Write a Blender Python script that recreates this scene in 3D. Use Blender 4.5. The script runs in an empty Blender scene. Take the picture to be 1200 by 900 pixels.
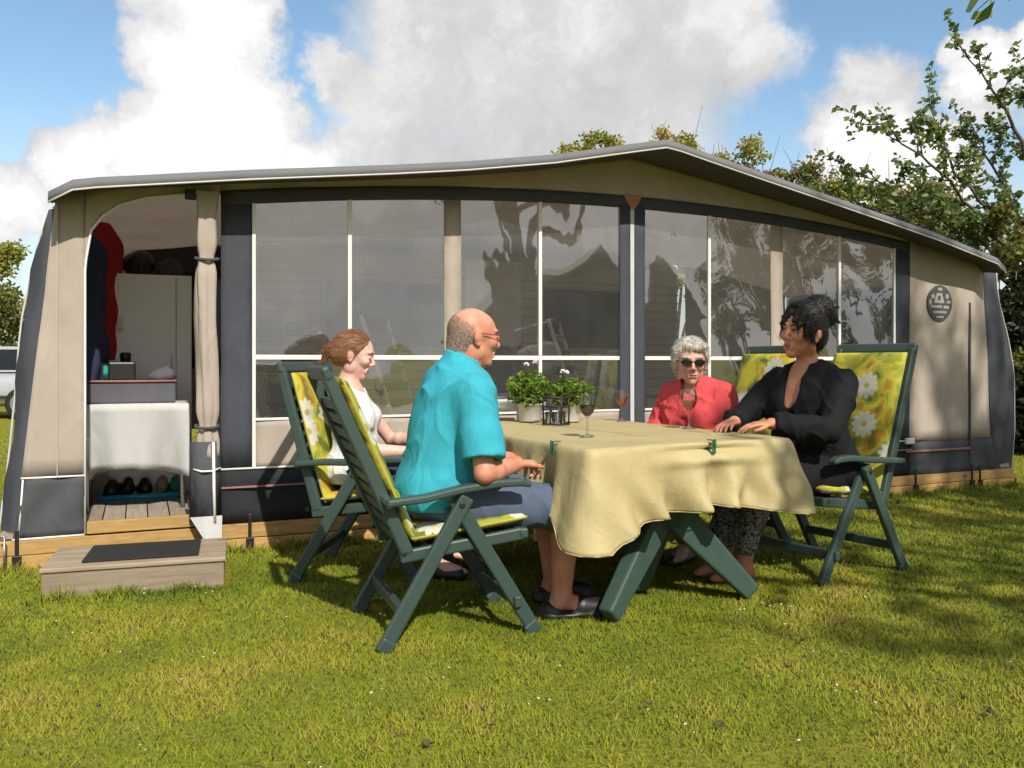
import bpy, bmesh, math, random
import numpy as np
from mathutils import Vector, Matrix, Euler
try:
    import openvdb as vdb
except ImportError:
    import pyopenvdb as vdb

R = math.radians
scene = bpy.context.scene
C = scene.collection
random.seed(7)
rng = np.random.default_rng(7)

# ------------------------------------------------------------------ camera
cam_d = bpy.data.cameras.new("camera")
cam_d.lens = 30.0
cam_d.sensor_width = 36.0
cam_d.shift_y = -25.0 / 1200.0
cam_d.clip_start = 0.05
cam_d.clip_end = 2000.0
cam_d.dof.use_dof = False
cam = bpy.data.objects.new("camera", cam_d)
C.objects.link(cam)
cam.location = (0.0, 0.0, 1.1)
cam.rotation_euler = (R(90), 0, 0)
scene.camera = cam

# ------------------------------------------------------------------ exposure
scene.view_settings.view_transform = 'Standard'
scene.view_settings.look = 'None'
scene.view_settings.exposure = 0.64
scene.view_settings.gamma = 1.0
scene.view_settings.use_curve_mapping = False
scene.cycles.max_bounces = 8
scene.cycles.transparent_max_bounces = 16
scene.cycles.use_denoising = True

# ------------------------------------------------------------------ sun
SUN_AZ = R(24)          # to the right of straight behind the camera
SUN_EL = R(43)
to_sun = Vector((math.sin(SUN_AZ) * math.cos(SUN_EL), -math.cos(SUN_AZ) * math.cos(SUN_EL), math.sin(SUN_EL)))
sun_d = bpy.data.lights.new("sun", 'SUN')
sun_d.energy = 3.4
sun_d.angle = R(0.8)
sun_d.color = (1.0, 0.94, 0.83)
sun = bpy.data.objects.new("sun", sun_d)
C.objects.link(sun)
sun.rotation_euler = to_sun.to_track_quat('Z', 'Y').to_euler()


# ------------------------------------------------------------------ sky
class NT:
    """small helper to wire shader nodes"""
    def __init__(self, tree):
        self.t = tree
    def n(self, typ, **kw):
        nd = self.t.nodes.new(typ)
        ins = kw.pop('ins', {})
        for k, val in kw.items():
            setattr(nd, k, val)
        for k, val in ins.items():
            if hasattr(val, 'is_linked') or isinstance(val, bpy.types.NodeSocket):
                self.t.links.new(val, nd.inputs[k])
            else:
                nd.inputs[k].default_value = val
        return nd
    def math(self, op, a, b=None, c=None, clamp=False):
        ins = {0: a}
        if b is not None: ins[1] = b
        if c is not None: ins[2] = c
        return self.n('ShaderNodeMath', operation=op, use_clamp=clamp, ins=ins).outputs[0]
    def vmath(self, op, a, b=None):
        ins = {0: a}
        if b is not None: ins[1] = b
        nd = self.n('ShaderNodeVectorMath', operation=op, ins=ins)
        return nd.outputs['Value'] if op in ('DISTANCE', 'LENGTH', 'DOT_PRODUCT') else nd.outputs[0]
    def ramp(self, fac, stops, interp='LINEAR'):
        nd = self.n('ShaderNodeValToRGB', ins={0: fac})
        cr = nd.color_ramp
        cr.interpolation = interp
        while len(cr.elements) > 1:
            cr.elements.remove(cr.elements[-1])
        for i, (p, col) in enumerate(stops):
            e = cr.elements[0] if i == 0 else cr.elements.new(p)
            e.position = p
            e.color = (*col, 1) if len(col) == 3 else col
        return nd.outputs[0]
    def mix(self, fac, a, b, mode='MIX'):
        nd = self.t.nodes.new('ShaderNodeMix')
        nd.data_type = 'RGBA'
        nd.blend_type = mode
        for sock, val in ((nd.inputs[0], fac), (nd.inputs[6], a), (nd.inputs[7], b)):
            if isinstance(val, bpy.types.NodeSocket):
                self.t.links.new(val, sock)
            else:
                sock.default_value = val if not (isinstance(val, tuple) and len(val) == 3) else (*val, 1)
        return nd.outputs[2]
    def noise(self, vec, scale, detail=4, rough=0.55, dist=0.0):
        ins = {'Scale': scale, 'Detail': detail, 'Roughness': rough, 'Distortion': dist}
        if vec is not None: ins['Vector'] = vec
        return self.n('ShaderNodeTexNoise', ins=ins).outputs['Fac']
    def link(self, a, b):
        self.t.links.new(a, b)


world = bpy.data.worlds.new("World")
scene.world = world
world.use_nodes = True
wt = world.node_tree
wt.nodes.clear()
W = NT(wt)
sky = W.n('ShaderNodeTexSky', sky_type='NISHITA', sun_disc=False, sun_elevation=SUN_EL,
          sun_rotation=math.pi - SUN_AZ, altitude=0.0, air_density=1.0, dust_density=0.6, ozone_density=1.6)
tc = W.n('ShaderNodeTexCoord')
d_ = tc.outputs['Generated']
# wobble the direction so cloud outlines billow
nz = W.n('ShaderNodeTexNoise', ins={'Vector': d_, 'Scale': 9.0, 'Detail': 7.0, 'Roughness': 0.62})
wob = W.vmath('SUBTRACT', nz.outputs['Color'], (0.5, 0.5, 0.5))
wob = W.n('ShaderNodeVectorMath', operation='SCALE', ins={0: wob, 'Scale': 0.16}).outputs[0]
dw = W.vmath('ADD', d_, wob)


def sky_dir(px, py):
    return tuple(Vector(((px - 600) / 1000, 1.0, (425 - py) / 1000)).normalized())


def blob_field(blobs):
    acc = None
    for (px, py, r) in blobs:
        dist = W.vmath('DISTANCE', dw, px if isinstance(px, tuple) else sky_dir(px, py))
        f = W.math('SUBTRACT', 1.0, W.math('DIVIDE', dist, r / 1000.0))
        acc = f if acc is None else W.math('MAXIMUM', acc, f)
    return acc


white = blob_field([(250, 30, 75), (215, 75, 75), (245, 125, 90), (265, 170, 95), (175, 175, 70), (105, 195, 60),
                    (30, 235, 55), (290, 130, 65), (225, -60, 90), (-70, 250, 90), (345, 215, 60),
                    (1010, 190, 58), (1000, 240, 60), (1075, 205, 65), (1150, 75, 45), (1220, 60, 50)])
grey = blob_field([((.62, -.78, .06), 0, 520), ((.1, -.99, .12), 0, 380), ((.93, -.30, .16), 0, 260), ((-.9, -.3, .2), 0, 350), (520, 60, 130), (620, 90, 170), (740, 80, 170), (800, 20, 120), (860, 70, 75), (440, 120, 80),  # vector entries are unseen banks; the first is added to pale the window reflections
                   (480, 175, 90), (600, 170, 120), (400, 170, 45), (700, -60, 200), (390, 70, 45), (1015, 115, 62), (1165, 95, 60)])
# outside the frame the cumulus goes on, thickened so the windows mirror pale cloud
far = W.noise(d_, 2.6, 6, 0.6)
far_f = W.n('ShaderNodeMapRange', ins={'Value': far, 'From Min': 0.38, 'From Max': 0.55, 'To Min': -0.3, 'To Max': 0.55}).outputs[0]
sep = W.n('ShaderNodeSeparateXYZ', ins={0: d_})
infr = W.n('ShaderNodeMapRange', ins={'Value': sep.outputs['Y'], 'From Min': 0.62, 'From Max': 0.78}).outputs[0]
far_f = W.math('SUBTRACT', far_f, W.math('MULTIPLY', infr, 2.0))
dens_w = W.n('ShaderNodeMapRange', interpolation_type='SMOOTHSTEP', ins={'Value': white, 'From Min': -0.02, 'From Max': 0.30}).outputs[0]
dens_g = W.n('ShaderNodeMapRange', interpolation_type='SMOOTHSTEP', ins={'Value': W.math('MAXIMUM', grey, far_f), 'From Min': -0.02, 'From Max': 0.50}).outputs[0]
tex = W.noise(dw, 5.5, 8, 0.58)
tex2 = W.noise(dw, 16.0, 6, 0.6)
gcol = W.ramp(W.math('ADD', W.math('MULTIPLY', tex, 0.75), W.math('MULTIPLY', tex2, 0.25)),
              [(0.34, (0.37, 0.37, 0.375)), (0.48, (0.46, 0.455, 0.45)), (0.58, (0.58, 0.57, 0.56)), (0.72, (0.70, 0.69, 0.67))])
wcol = W.ramp(W.math('ADD', W.math('MULTIPLY', tex2, 0.5), W.math('MULTIPLY', white, 0.6)),
              [(0.28, (0.42, 0.425, 0.44)), (0.46, (0.56, 0.56, 0.565)), (0.68, (0.74, 0.735, 0.72))])
skyc = W.n('ShaderNodeVectorMath', operation='SCALE', ins={0: sky.outputs[0], 'Scale': 0.112}).outputs[0]
skyc = W.mix(1.0, skyc, (0.96, 1.04, 0.98), 'MULTIPLY')
low = W.n('ShaderNodeMapRange', interpolation_type='SMOOTHSTEP', ins={'Value': sep.outputs['Z'], 'From Min': 0.30, 'From Max': 0.02, 'To Max': 0.95}).outputs[0]
lown = W.n('ShaderNodeMapRange', ins={'Value': W.noise(W.n('ShaderNodeMapping', ins={'Vector': dw, 'Scale': (1, 1, 2.5)}).outputs[0], 4.0, 6, 0.6), 'From Min': 0.35, 'From Max': 0.6, 'To Min': 0.55, 'To Max': 1.0}).outputs[0]
skyc = W.mix(W.math('MULTIPLY', low, lown), skyc, (0.50, 0.505, 0.515))
c1 = W.mix(W.math('MULTIPLY', dens_g, 0.97), skyc, gcol)
c2 = W.mix(dens_w, c1, wcol)
bg = W.n('ShaderNodeBackground', ins={'Color': c2, 'Strength': 1.0})
out = W.n('ShaderNodeOutputWorld')
W.link(bg.outputs[0], out.inputs[0])

# ------------------------------------------------------------------ materials
MATS = {}


def new_mat(name):
    m = bpy.data.materials.new(name)
    m.use_nodes = True
    m.node_tree.nodes.clear()
    n = NT(m.node_tree)
    o = n.n('ShaderNodeOutputMaterial')
    b = n.n('ShaderNodeBsdfPrincipled')
    n.link(b.outputs[0], o.inputs[0])
    MATS[name] = m
    return m, n, b, o


def plain(name, col, rough=0.6, var=0.15, scale=8.0, bump=0.0, bscale=60.0, metal=0.0, spec=0.5, col2=None, stretch=None, bdist=0.004, sheen=0.0):
    """noise-varied paint/fabric/plastic; col2 = second tone"""
    m, n, b, o = new_mat(name)
    tcn = n.n('ShaderNodeTexCoord').outputs['Object']
    vec = tcn
    if stretch:
        vec = n.n('ShaderNodeMapping', ins={'Vector': tcn, 'Scale': stretch}).outputs[0]
    f = n.noise(vec, scale, 5, 0.6)
    f = n.n('ShaderNodeMapRange', ins={'Value': f, 'From Min': 0.3, 'From Max': 0.7}).outputs[0]
    c2_ = col2 if col2 else tuple(max(0, x * (1 - var)) for x in col)
    c = n.mix(f, c2_, col)
    n.link(c, b.inputs['Base Color'])
    b.inputs['Roughness'].default_value = rough
    b.inputs['Metallic'].default_value = metal
    b.inputs['Specular IOR Level'].default_value = spec
    if sheen:
        b.inputs['Sheen Weight'].default_value = sheen
    if bump:
        fb = n.noise(vec, bscale, 4, 0.6)
        bp = n.n('ShaderNodeBump', ins={'Height': fb, 'Strength': bump, 'Distance': bdist})
        n.link(bp.outputs[0], b.inputs['Normal'])
    return m


def leafmat(name, cols, trans=0.35):
    m, n, b, o = new_mat(name)
    at = n.n('ShaderNodeAttribute', attribute_name='tint')
    c = n.ramp(at.outputs['Fac'], cols)
    n.link(c, b.inputs['Base Color'])
    b.inputs['Roughness'].default_value = 0.5
    b.inputs['Specular IOR Level'].default_value = 0.35
    tr = n.n('ShaderNodeBsdfTranslucent', ins={'Color': c})
    mx = n.n('ShaderNodeMixShader', ins={0: trans, 1: b.outputs[0], 2: tr.outputs[0]})
    n.link(mx.outputs[0], o.inputs[0])
    return m


def woodmat(name, c1, c2, rough=0.7, axis_scale=(3, 30, 30), knots=True):
    m, n, b, o = new_mat(name)
    tcn = n.n('ShaderNodeTexCoord').outputs['Object']
    oi = n.n('ShaderNodeObjectInfo')
    off = n.n('ShaderNodeVectorMath', operation='SCALE', ins={0: oi.outputs['Location'], 'Scale': 3.1}).outputs[0]
    vec = n.vmath('ADD', tcn, off)
    vec = n.n('ShaderNodeMapping', ins={'Vector': vec, 'Scale': axis_scale}).outputs[0]
    f = n.noise(vec, 1.2, 6, 0.65, 0.6)
    c = n.ramp(f, [(0.3, c2), (0.5, tuple((a + d) / 2 for a, d in zip(c1, c2))), (0.68, c1)])
    rnd = n.math('MULTIPLY_ADD', oi.outputs['Random'], 0.35, 0.8)
    c = n.mix(1.0, c, n.n('ShaderNodeCombineColor', ins={0: rnd, 1: rnd, 2: rnd}).outputs[0], 'MULTIPLY')
    if knots:
        v = n.n('ShaderNodeTexVoronoi', ins={'Vector': n.n('ShaderNodeMapping', ins={'Vector': tcn, 'Scale': (1, 2.2, 2.2)}).outputs[0], 'Scale': 3.0}).outputs['Distance']
        k = n.n('ShaderNodeMapRange', ins={'Value': v, 'From Min': 0.04, 'From Max': 0.12, 'To Min': 0.8, 'To Max': 0.0}).outputs[0]
        c = n.mix(k, c, tuple(x * 0.3 for x in c2))
    n.link(c, b.inputs['Base Color'])
    b.inputs['Roughness'].default_value = rough
    bp = n.n('ShaderNodeBump', ins={'Height': f, 'Strength': 0.35, 'Distance': 0.004})
    n.link(bp.outputs[0], b.inputs['Normal'])
    return m


def fabric(name, col, var=0.12, trans=0.0, weave=900.0, wr=0.25, wscale=5.0, rough=0.85):
    """woven cloth: fine weave, soft large wrinkles, some light through it"""
    m, n, b, o = new_mat(name)
    tcn = n.n('ShaderNodeTexCoord').outputs['Object']
    f = n.noise(tcn, 3.0, 5, 0.6)
    f2 = n.noise(tcn, 160.0, 2, 0.6)
    c = n.mix(n.n('ShaderNodeMapRange', ins={'Value': f, 'From Min': 0.3, 'From Max': 0.7}).outputs[0],
              tuple(x * (1 - var) for x in col), col)
    c = n.mix(n.math('MULTIPLY', f2, 0.25), c, tuple(x * 0.7 for x in col))
    stv = n.noise(n.n('ShaderNodeMapping', ins={'Vector': tcn, 'Scale': (7, 7, 0.7)}).outputs[0], 1.0, 5, 0.7)
    stf = n.n('ShaderNodeMapRange', ins={'Value': stv, 'From Min': 0.52, 'From Max': 0.75, 'To Max': 0.35}).outputs[0]
    c = n.mix(stf, c, tuple(x * 0.62 for x in col))
    n.link(c, b.inputs['Base Color'])
    b.inputs['Roughness'].default_value = rough
    b.inputs['Specular IOR Level'].default_value = 0.2
    w = n.noise(n.n('ShaderNodeMapping', ins={'Vector': tcn, 'Rotation': (0.3, 0.5, 0.7), 'Scale': (1, 1, 0.45)}).outputs[0], wscale, 3, 0.5, 0.8)
    h = n.math('ADD', n.math('MULTIPLY', w, 1.0), n.math('MULTIPLY', f2, 0.03))
    bp = n.n('ShaderNodeBump', ins={'Height': h, 'Strength': wr, 'Distance': 0.05})
    n.link(bp.outputs[0], b.inputs['Normal'])
    if trans:
        tr = n.n('ShaderNodeBsdfTranslucent', ins={'Color': c})
        mx = n.n('ShaderNodeMixShader', ins={0: trans, 1: b.outputs[0], 2: tr.outputs[0]})
        n.link(mx.outputs[0], o.inputs[0])
    return m


fabric('tent_grey', (0.075, 0.080, 0.098), 0.15, 0.05, wr=0.5, wscale=4)
fabric('tent_beige', (0.475, 0.405, 0.345), 0.16, 0.08, wr=0.5, wscale=4)
fabric('tent_lining', (0.52, 0.43, 0.34), 0.10, 0.7)
fabric('tent_skirt', (0.030, 0.031, 0.036), 0.2, 0.0, wr=0.5)
fabric('tent_skirt_grey', (0.085, 0.088, 0.098), 0.2, 0.0, wr=0.5)
fabric('tent_roof', (0.42, 0.40, 0.38), 0.12, 0.60)
fabric('tent_under_shade', (0.10, 0.088, 0.072), 0.15, 0.0)  # overhang shade put into the cloth colour
fabric('tent_band', (0.17, 0.17, 0.18), 0.10, 0.0)
plain('piping', (0.78, 0.77, 0.74), 0.5, 0.08)
plain('roof_piping', (0.55, 0.54, 0.52), 0.5, 0.1)
plain('bar_white', (0.74, 0.73, 0.69), 0.4, 0.06)
plain('leather', (0.42, 0.17, 0.09), 0.5, 0.25, 30)
plain('emblem_dark', (0.07, 0.075, 0.075), 0.7, 0.3, 60)
plain('emblem_light', (0.36, 0.345, 0.31), 0.7, 0.2, 60)
plain('strap_grey', (0.55, 0.55, 0.55), 0.7, 0.15)
plain('strap_red', (0.35, 0.16, 0.13), 0.7, 0.15)
plain('steel', (0.45, 0.45, 0.46), 0.35, 0.1, metal=0.9)
woodmat('deck_wood', (0.56, 0.36, 0.13), (0.36, 0.20, 0.06))
woodmat('deck_plank', (0.42, 0.36, 0.30), (0.26, 0.21, 0.17), axis_scale=(30, 3, 30), knots=False)
woodmat('step_wood', (0.34, 0.27, 0.19), (0.22, 0.17, 0.115))
plain('rubber', (0.012, 0.012, 0.013), 0.8, 0.3, 40, bump=0.5, bscale=200)
plain('chair_green', (0.040, 0.068, 0.060), 0.42, 0.12, 12, bump=0.06, bscale=150)
plain('table_green', (0.036, 0.075, 0.056), 0.65, 0.15, 12, bump=0.06, bscale=150)
plain('clip_green', (0.02, 0.14, 0.07), 0.35)
plain('white_plastic', (0.80, 0.80, 0.78), 0.35, 0.05)
plain('cupboard_white', (0.86, 0.86, 0.84), 0.4, 0.05, 2)
plain('caravan_wall', (0.62, 0.60, 0.55), 0.5, 0.06, 2)
plain('caravan_trim', (0.45, 0.42, 0.36), 0.5, 0.1)
plain('dark_glass', (0.01, 0.011, 0.012), 0.08, 0.1)
fabric('white_cloth', (0.62, 0.62, 0.61), 0.08, 0.1)
fabric('box_grey', (0.12, 0.12, 0.14), 0.35, 0.0)
fabric('navy', (0.045, 0.05, 0.10), 0.2)
fabric('red_cloth', (0.45, 0.03, 0.03), 0.2)
fabric('teal_cloth', (0.03, 0.30, 0.22), 0.2)
plain('black_plastic', (0.014, 0.014, 0.016), 0.45, 0.3)
plain('black_leather', (0.016, 0.015, 0.015), 0.45, 0.3, bump=0.2)
plain('blue_plastic', (0.02, 0.30, 0.48), 0.35, 0.1)
plain('paper', (0.72, 0.72, 0.68), 0.7, 0.1)
plain('print_green', (0.35, 0.42, 0.32), 0.7, 0.3, 20)
plain('bark', (0.13, 0.10, 0.075), 0.9, 0.4, 14, bump=0.8, bscale=25, bdist=0.02)
plain('twig', (0.16, 0.12, 0.09), 0.85, 0.3)
plain('pot_glaze', (0.50, 0.50, 0.47), 0.35, 0.12, 10)
plain('wire_black', (0.03, 0.028, 0.03), 0.45, 0.2, metal=0.4)
plain('wax', (0.72, 0.70, 0.66), 0.5, 0.05)
plain('soil', (0.05, 0.035, 0.025), 0.95, 0.4, 50)
plain('car_paint', (0.55, 0.56, 0.57), 0.25, 0.04, metal=0.5)
plain('car_dark', (0.02, 0.02, 0.022), 0.6, 0.2)
plain('car_red', (0.35, 0.02, 0.02), 0.25, 0.1)
plain('cabin_wood', (0.11, 0.085, 0.065), 0.8, 0.35, 5, stretch=(0.3, 0.3, 8))
plain('cabin_roof', (0.24, 0.22, 0.20), 0.85, 0.2, 5)
plain('wine', (0.05, 0.008, 0.010), 0.08, 0.1)
plain('rose_drink', (0.62, 0.16, 0.09), 0.15, 0.1)
plain('daisy', (0.62, 0.62, 0.55), 0.7, 0.1)
plain('pink_flower', (0.70, 0.42, 0.52), 0.7, 0.3, 60)
plain('dead_leaf', (0.10, 0.055, 0.03), 0.8, 0.4, 60)


# thin clear tableware glass: reflective skin over a see-through body (rim and foot read by reflection)
def thin_glass(name, tint, refl, haze, hazecol, rough=0.02):
    m, n, b, o = new_mat(name)
    tr = n.n('ShaderNodeBsdfTransparent', ins={'Color': (*tint, 1)})
    gl = n.n('ShaderNodeBsdfGlossy', ins={'Color': (1, 1, 1, 1), 'Roughness': rough})
    df = n.n('ShaderNodeBsdfDiffuse', ins={'Color': (*hazecol, 1)})
    fr = n.n('ShaderNodeFresnel', ins={'IOR': 1.5})
    fac = n.math('MULTIPLY_ADD', fr.outputs[0], 0.9, refl, clamp=True)
    tcn = n.n('ShaderNodeTexCoord').outputs['Object']
    hz = n.noise(tcn, 1.7, 4, 0.6)
    hzf = n.math('MULTIPLY', n.n('ShaderNodeMapRange', ins={'Value': hz, 'From Min': 0.3, 'From Max': 0.7, 'To Min': 0.6, 'To Max': 1.3}).outputs[0], haze)
    w = n.noise(tcn, 2.2, 2, 0.5, 0.6)
    bp = n.n('ShaderNodeBump', ins={'Height': w, 'Strength': 0.03 if haze else 0.0, 'Distance': 0.05})
    n.link(bp.outputs[0], gl.inputs['Normal'])
    m1 = n.n('ShaderNodeMixShader', ins={0: hzf, 1: tr.outputs[0], 2: df.outputs[0]})
    m2 = n.n('ShaderNodeMixShader', ins={0: fac, 1: m1.outputs[0], 2: gl.outputs[0]})
    n.link(m2.outputs[0], o.inputs[0])
    n.t.nodes.remove(b)
    return m


thin_glass('vinyl', (0.86, 0.86, 0.84), 0.18, 0.07, (0.60, 0.60, 0.58), 0.02)
thin_glass('glassware', (0.96, 0.97, 0.97), 0.05, 0.0, (0.8, 0.8, 0.8))


# patio cushion print: lime ground, ochre and olive patches, big white daisies
def cushion_mat():
    m, n, b, o = new_mat('cushion_print')
    tcn = n.n('ShaderNodeTexCoord').outputs['UV']
    f = n.noise(tcn, 6.0, 2, 0.4, 0.8)
    c = n.ramp(f, [(0.30, (0.10, 0.12, 0.015)), (0.40, (0.13, 0.15, 0.02)), (0.425, (0.27, 0.29, 0.025)), (0.50, (0.30, 0.31, 0.03)), (0.52, (0.44, 0.41, 0.035)), (0.585, (0.46, 0.40, 0.03)), (0.60, (0.45, 0.27, 0.02)), (0.66, (0.40, 0.22, 0.02)), (0.68, (0.17, 0.16, 0.02))], 'LINEAR')
    v = n.n('ShaderNodeTexVoronoi', ins={'Vector': tcn, 'Scale': 4.6, 'Randomness': 0.75}, voronoi_dimensions='2D')
    sc = n.n('ShaderNodeVectorMath', operation='SCALE', ins={0: tcn, 'Scale': 1.0}).outputs[0]
    dv = n.vmath('SUBTRACT', sc, v.outputs['Position'])
    s = n.n('ShaderNodeSeparateXYZ', ins={0: dv})
    ang = n.math('ARCTAN2', s.outputs['Y'], s.outputs['X'])
    pet = n.math('MULTIPLY_ADD', n.math('ABSOLUTE', n.math('SINE', n.math('MULTIPLY', ang, 5.5))), 0.10, 0.26)
    fl = n.math('LESS_THAN', v.outputs['Distance'], pet)
    sel = n.math('GREATER_THAN', n.n('ShaderNodeSeparateColor', ins={0: v.outputs['Color']}).outputs[0], 0.52)
    c = n.mix(n.math('MULTIPLY', fl, sel), c, (0.50, 0.50, 0.40))
    ct = n.math('LESS_THAN', v.outputs['Distance'], 0.08)
    c = n.mix(n.math('MULTIPLY', ct, sel), c, (0.36, 0.30, 0.08))
    n.link(c, b.inputs['Base Color'])
    b.inputs['Roughness'].default_value = 0.85
    oc = n.n('ShaderNodeTexCoord').outputs['Object']
    h = n.math('ADD', n.noise(oc, 9.0, 2, 0.5), n.math('MULTIPLY', n.noise(oc, 300.0, 2, 0.5), 0.05))
    bp = n.n('ShaderNodeBump', ins={'Height': h, 'Strength': 0.3, 'Distance': 0.02})
    n.link(bp.outputs[0], b.inputs['Normal'])


cushion_mat()


def cloth_mat():
    m, n, b, o = new_mat('table_cloth')
    tcn = n.n('ShaderNodeTexCoord').outputs['Object']
    f = n.noise(tcn, 2.5, 5, 0.6)
    spk = n.noise(tcn, 90.0, 3, 0.7)
    c = n.mix(n.n('ShaderNodeMapRange', ins={'Value': f, 'From Min': 0.35, 'From Max': 0.65}).outputs[0], (0.42, 0.34, 0.165), (0.48, 0.40, 0.205))
    c = n.mix(n.n('ShaderNodeMapRange', ins={'Value': spk, 'From Min': 0.5, 'From Max': 0.75, 'To Max': 0.35}).outputs[0], c, (0.33, 0.27, 0.13))
    n.link(c, b.inputs['Base Color'])
    b.inputs['Roughness'].default_value = 0.6
    b.inputs['Specular IOR Level'].default_value = 0.3
    w = n.noise(tcn, 7.0, 4, 0.55, 1.2)
    bp = n.n('ShaderNodeBump', ins={'Height': n.math('ADD', w, n.math('MULTIPLY', spk, 0.05)), 'Strength': 0.22, 'Distance': 0.03})
    n.link(bp.outputs[0], b.inputs['Normal'])
    tr = n.n('ShaderNodeBsdfTranslucent', ins={'Color': c})
    mx = n.n('ShaderNodeMixShader', ins={0: 0.06, 1: b.outputs[0], 2: tr.outputs[0]})
    n.link(mx.outputs[0], o.inputs[0])


cloth_mat()


def skin_mat(name, col, red):
    m, n, b, o = new_mat(name)
    tcn = n.n('ShaderNodeTexCoord').outputs['Object']
    f = n.noise(tcn, 14.0, 4, 0.6)
    f2 = n.noise(tcn, 120.0, 3, 0.6)
    c = n.mix(n.n('ShaderNodeMapRange', ins={'Value': f, 'From Min': 0.35, 'From Max': 0.65}).outputs[0], red, col)
    c = n.mix(n.math('MULTIPLY', f2, 0.2), c, tuple(x * 0.75 for x in red))
    n.link(c, b.inputs['Base Color'])
    b.inputs['Roughness'].default_value = 0.5
    b.inputs['Specular IOR Level'].default_value = 0.4
    b.inputs['Subsurface Weight'].default_value = 0.12
    b.inputs['Subsurface Radius'].default_value = (0.02, 0.008, 0.004)
    b.inputs['Subsurface Scale'].default_value = 0.3
    bp = n.n('ShaderNodeBump', ins={'Height': f2, 'Strength': 0.12, 'Distance': 0.003})
    n.link(bp.outputs[0], b.inputs['Normal'])


skin_mat('skin_ruddy', (0.60, 0.30, 0.20), (0.54, 0.20, 0.125))
skin_mat('skin_fair', (0.70, 0.46, 0.38), (0.66, 0.35, 0.28))
skin_mat('skin_pale', (0.56, 0.35, 0.27), (0.48, 0.26, 0.19))
skin_mat('skin_tan', (0.55, 0.27, 0.17), (0.45, 0.18, 0.10))
plain('lips', (0.42, 0.13, 0.11), 0.4, 0.2, 60)
plain('eye_white', (0.75, 0.73, 0.70), 0.2, 0.03)
plain('iris', (0.03, 0.02, 0.015), 0.15, 0.2)
plain('lens_dark', (0.012, 0.010, 0.010), 0.08, 0.1)
plain('frame_red', (0.20, 0.03, 0.025), 0.35, 0.1)
plain('hair_grey', (0.36, 0.20, 0.145), 0.7, 0.4, 120, bump=0.5, bscale=200)
plain('hair_brown', (0.27, 0.125, 0.065), 0.5, 0.5, 30, bump=0.7, bscale=60, stretch=(1, 1, 0.2))
plain('hair_black', (0.010, 0.0085, 0.009), 0.55, 0.4, 30, bump=0.3, bscale=60, spec=0.25, stretch=(1, 1, 0.2))
plain('hair_white', (0.62, 0.585, 0.52), 0.6, 0.35, 45, bump=0.9, bscale=70)
fabric('shirt_turquoise', (0.045, 0.38, 0.48), 0.12, wr=0.22, wscale=14)
fabric('black_knit', (0.010, 0.010, 0.012), 0.2, wr=0.2, wscale=9)
fabric('coral', (0.60, 0.075, 0.08), 0.14, wr=0.5, wscale=14)
fabric('white_top', (0.70, 0.70, 0.69), 0.06, wr=0.4, wscale=14)
fabric('denim', (0.105, 0.14, 0.21), 0.3, wr=0.25, wscale=10)
fabric('denim_dark', (0.05, 0.06, 0.10), 0.3, wr=0.25, wscale=10)


def leggings_mat():
    m, n, b, o = new_mat('leggings')
    tcn = n.n('ShaderNodeTexCoord').outputs['Object']
    v = n.noise(tcn, 42.0, 3, 0.6, 1.5)
    c = n.ramp(v, [(0.47, (0.02, 0.02, 0.022)), (0.53, (0.36, 0.33, 0.33)), (0.62, (0.05, 0.045, 0.05))])
    n.link(c, b.inputs['Base Color'])
    b.inputs['Roughness'].default_value = 0.8


leggings_mat()

leafmat('leaf_tree', [(0.0, (0.055, 0.09, 0.03)), (0.5, (0.13, 0.19, 0.05)), (0.85, (0.22, 0.28, 0.07)), (1.0, (0.32, 0.33, 0.10))])
leafmat('leaf_hedge', [(0.0, (0.065, 0.08, 0.022)), (0.4, (0.155, 0.175, 0.04)), (0.75, (0.28, 0.26, 0.06)), (1.0, (0.28, 0.18, 0.09))])
leafmat('leaf_bright', [(0.0, (0.13, 0.17, 0.025)), (0.5, (0.30, 0.31, 0.04)), (0.8, (0.42, 0.37, 0.06)), (1.0, (0.40, 0.24, 0.08))])
leafmat('leaf_dark', [(0.0, (0.010, 0.018, 0.008)), (0.6, (0.03, 0.045, 0.014)), (1.0, (0.085, 0.085, 0.025))])
leafmat('leaf_pot', [(0.0, (0.06, 0.12, 0.015)), (0.6, (0.16, 0.26, 0.03)), (1.0, (0.32, 0.40, 0.06))])
leafmat('strand_grey', [(0.0, (0.18, 0.12, 0.09)), (1.0, (0.44, 0.34, 0.28))], 0.1)
leafmat('strand_brown', [(0.0, (0.12, 0.05, 0.022)), (0.6, (0.32, 0.15, 0.075)), (1.0, (0.50, 0.28, 0.15))], 0.15)
leafmat('strand_black', [(0.0, (0.004, 0.0035, 0.0035)), (1.0, (0.016, 0.012, 0.011))], 0.03)
leafmat('strand_white', [(0.0, (0.38, 0.35, 0.31)), (0.5, (0.62, 0.59, 0.53)), (1.0, (0.78, 0.76, 0.70))], 0.2)
leafmat('grass_blade', [(0.0, (0.10, 0.155, 0.012)), (0.35, (0.25, 0.32, 0.022)), (0.65, (0.40, 0.41, 0.036)), (0.85, (0.50, 0.43, 0.07)), (1.0, (0.52, 0.37, 0.14))], 0.35)


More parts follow.
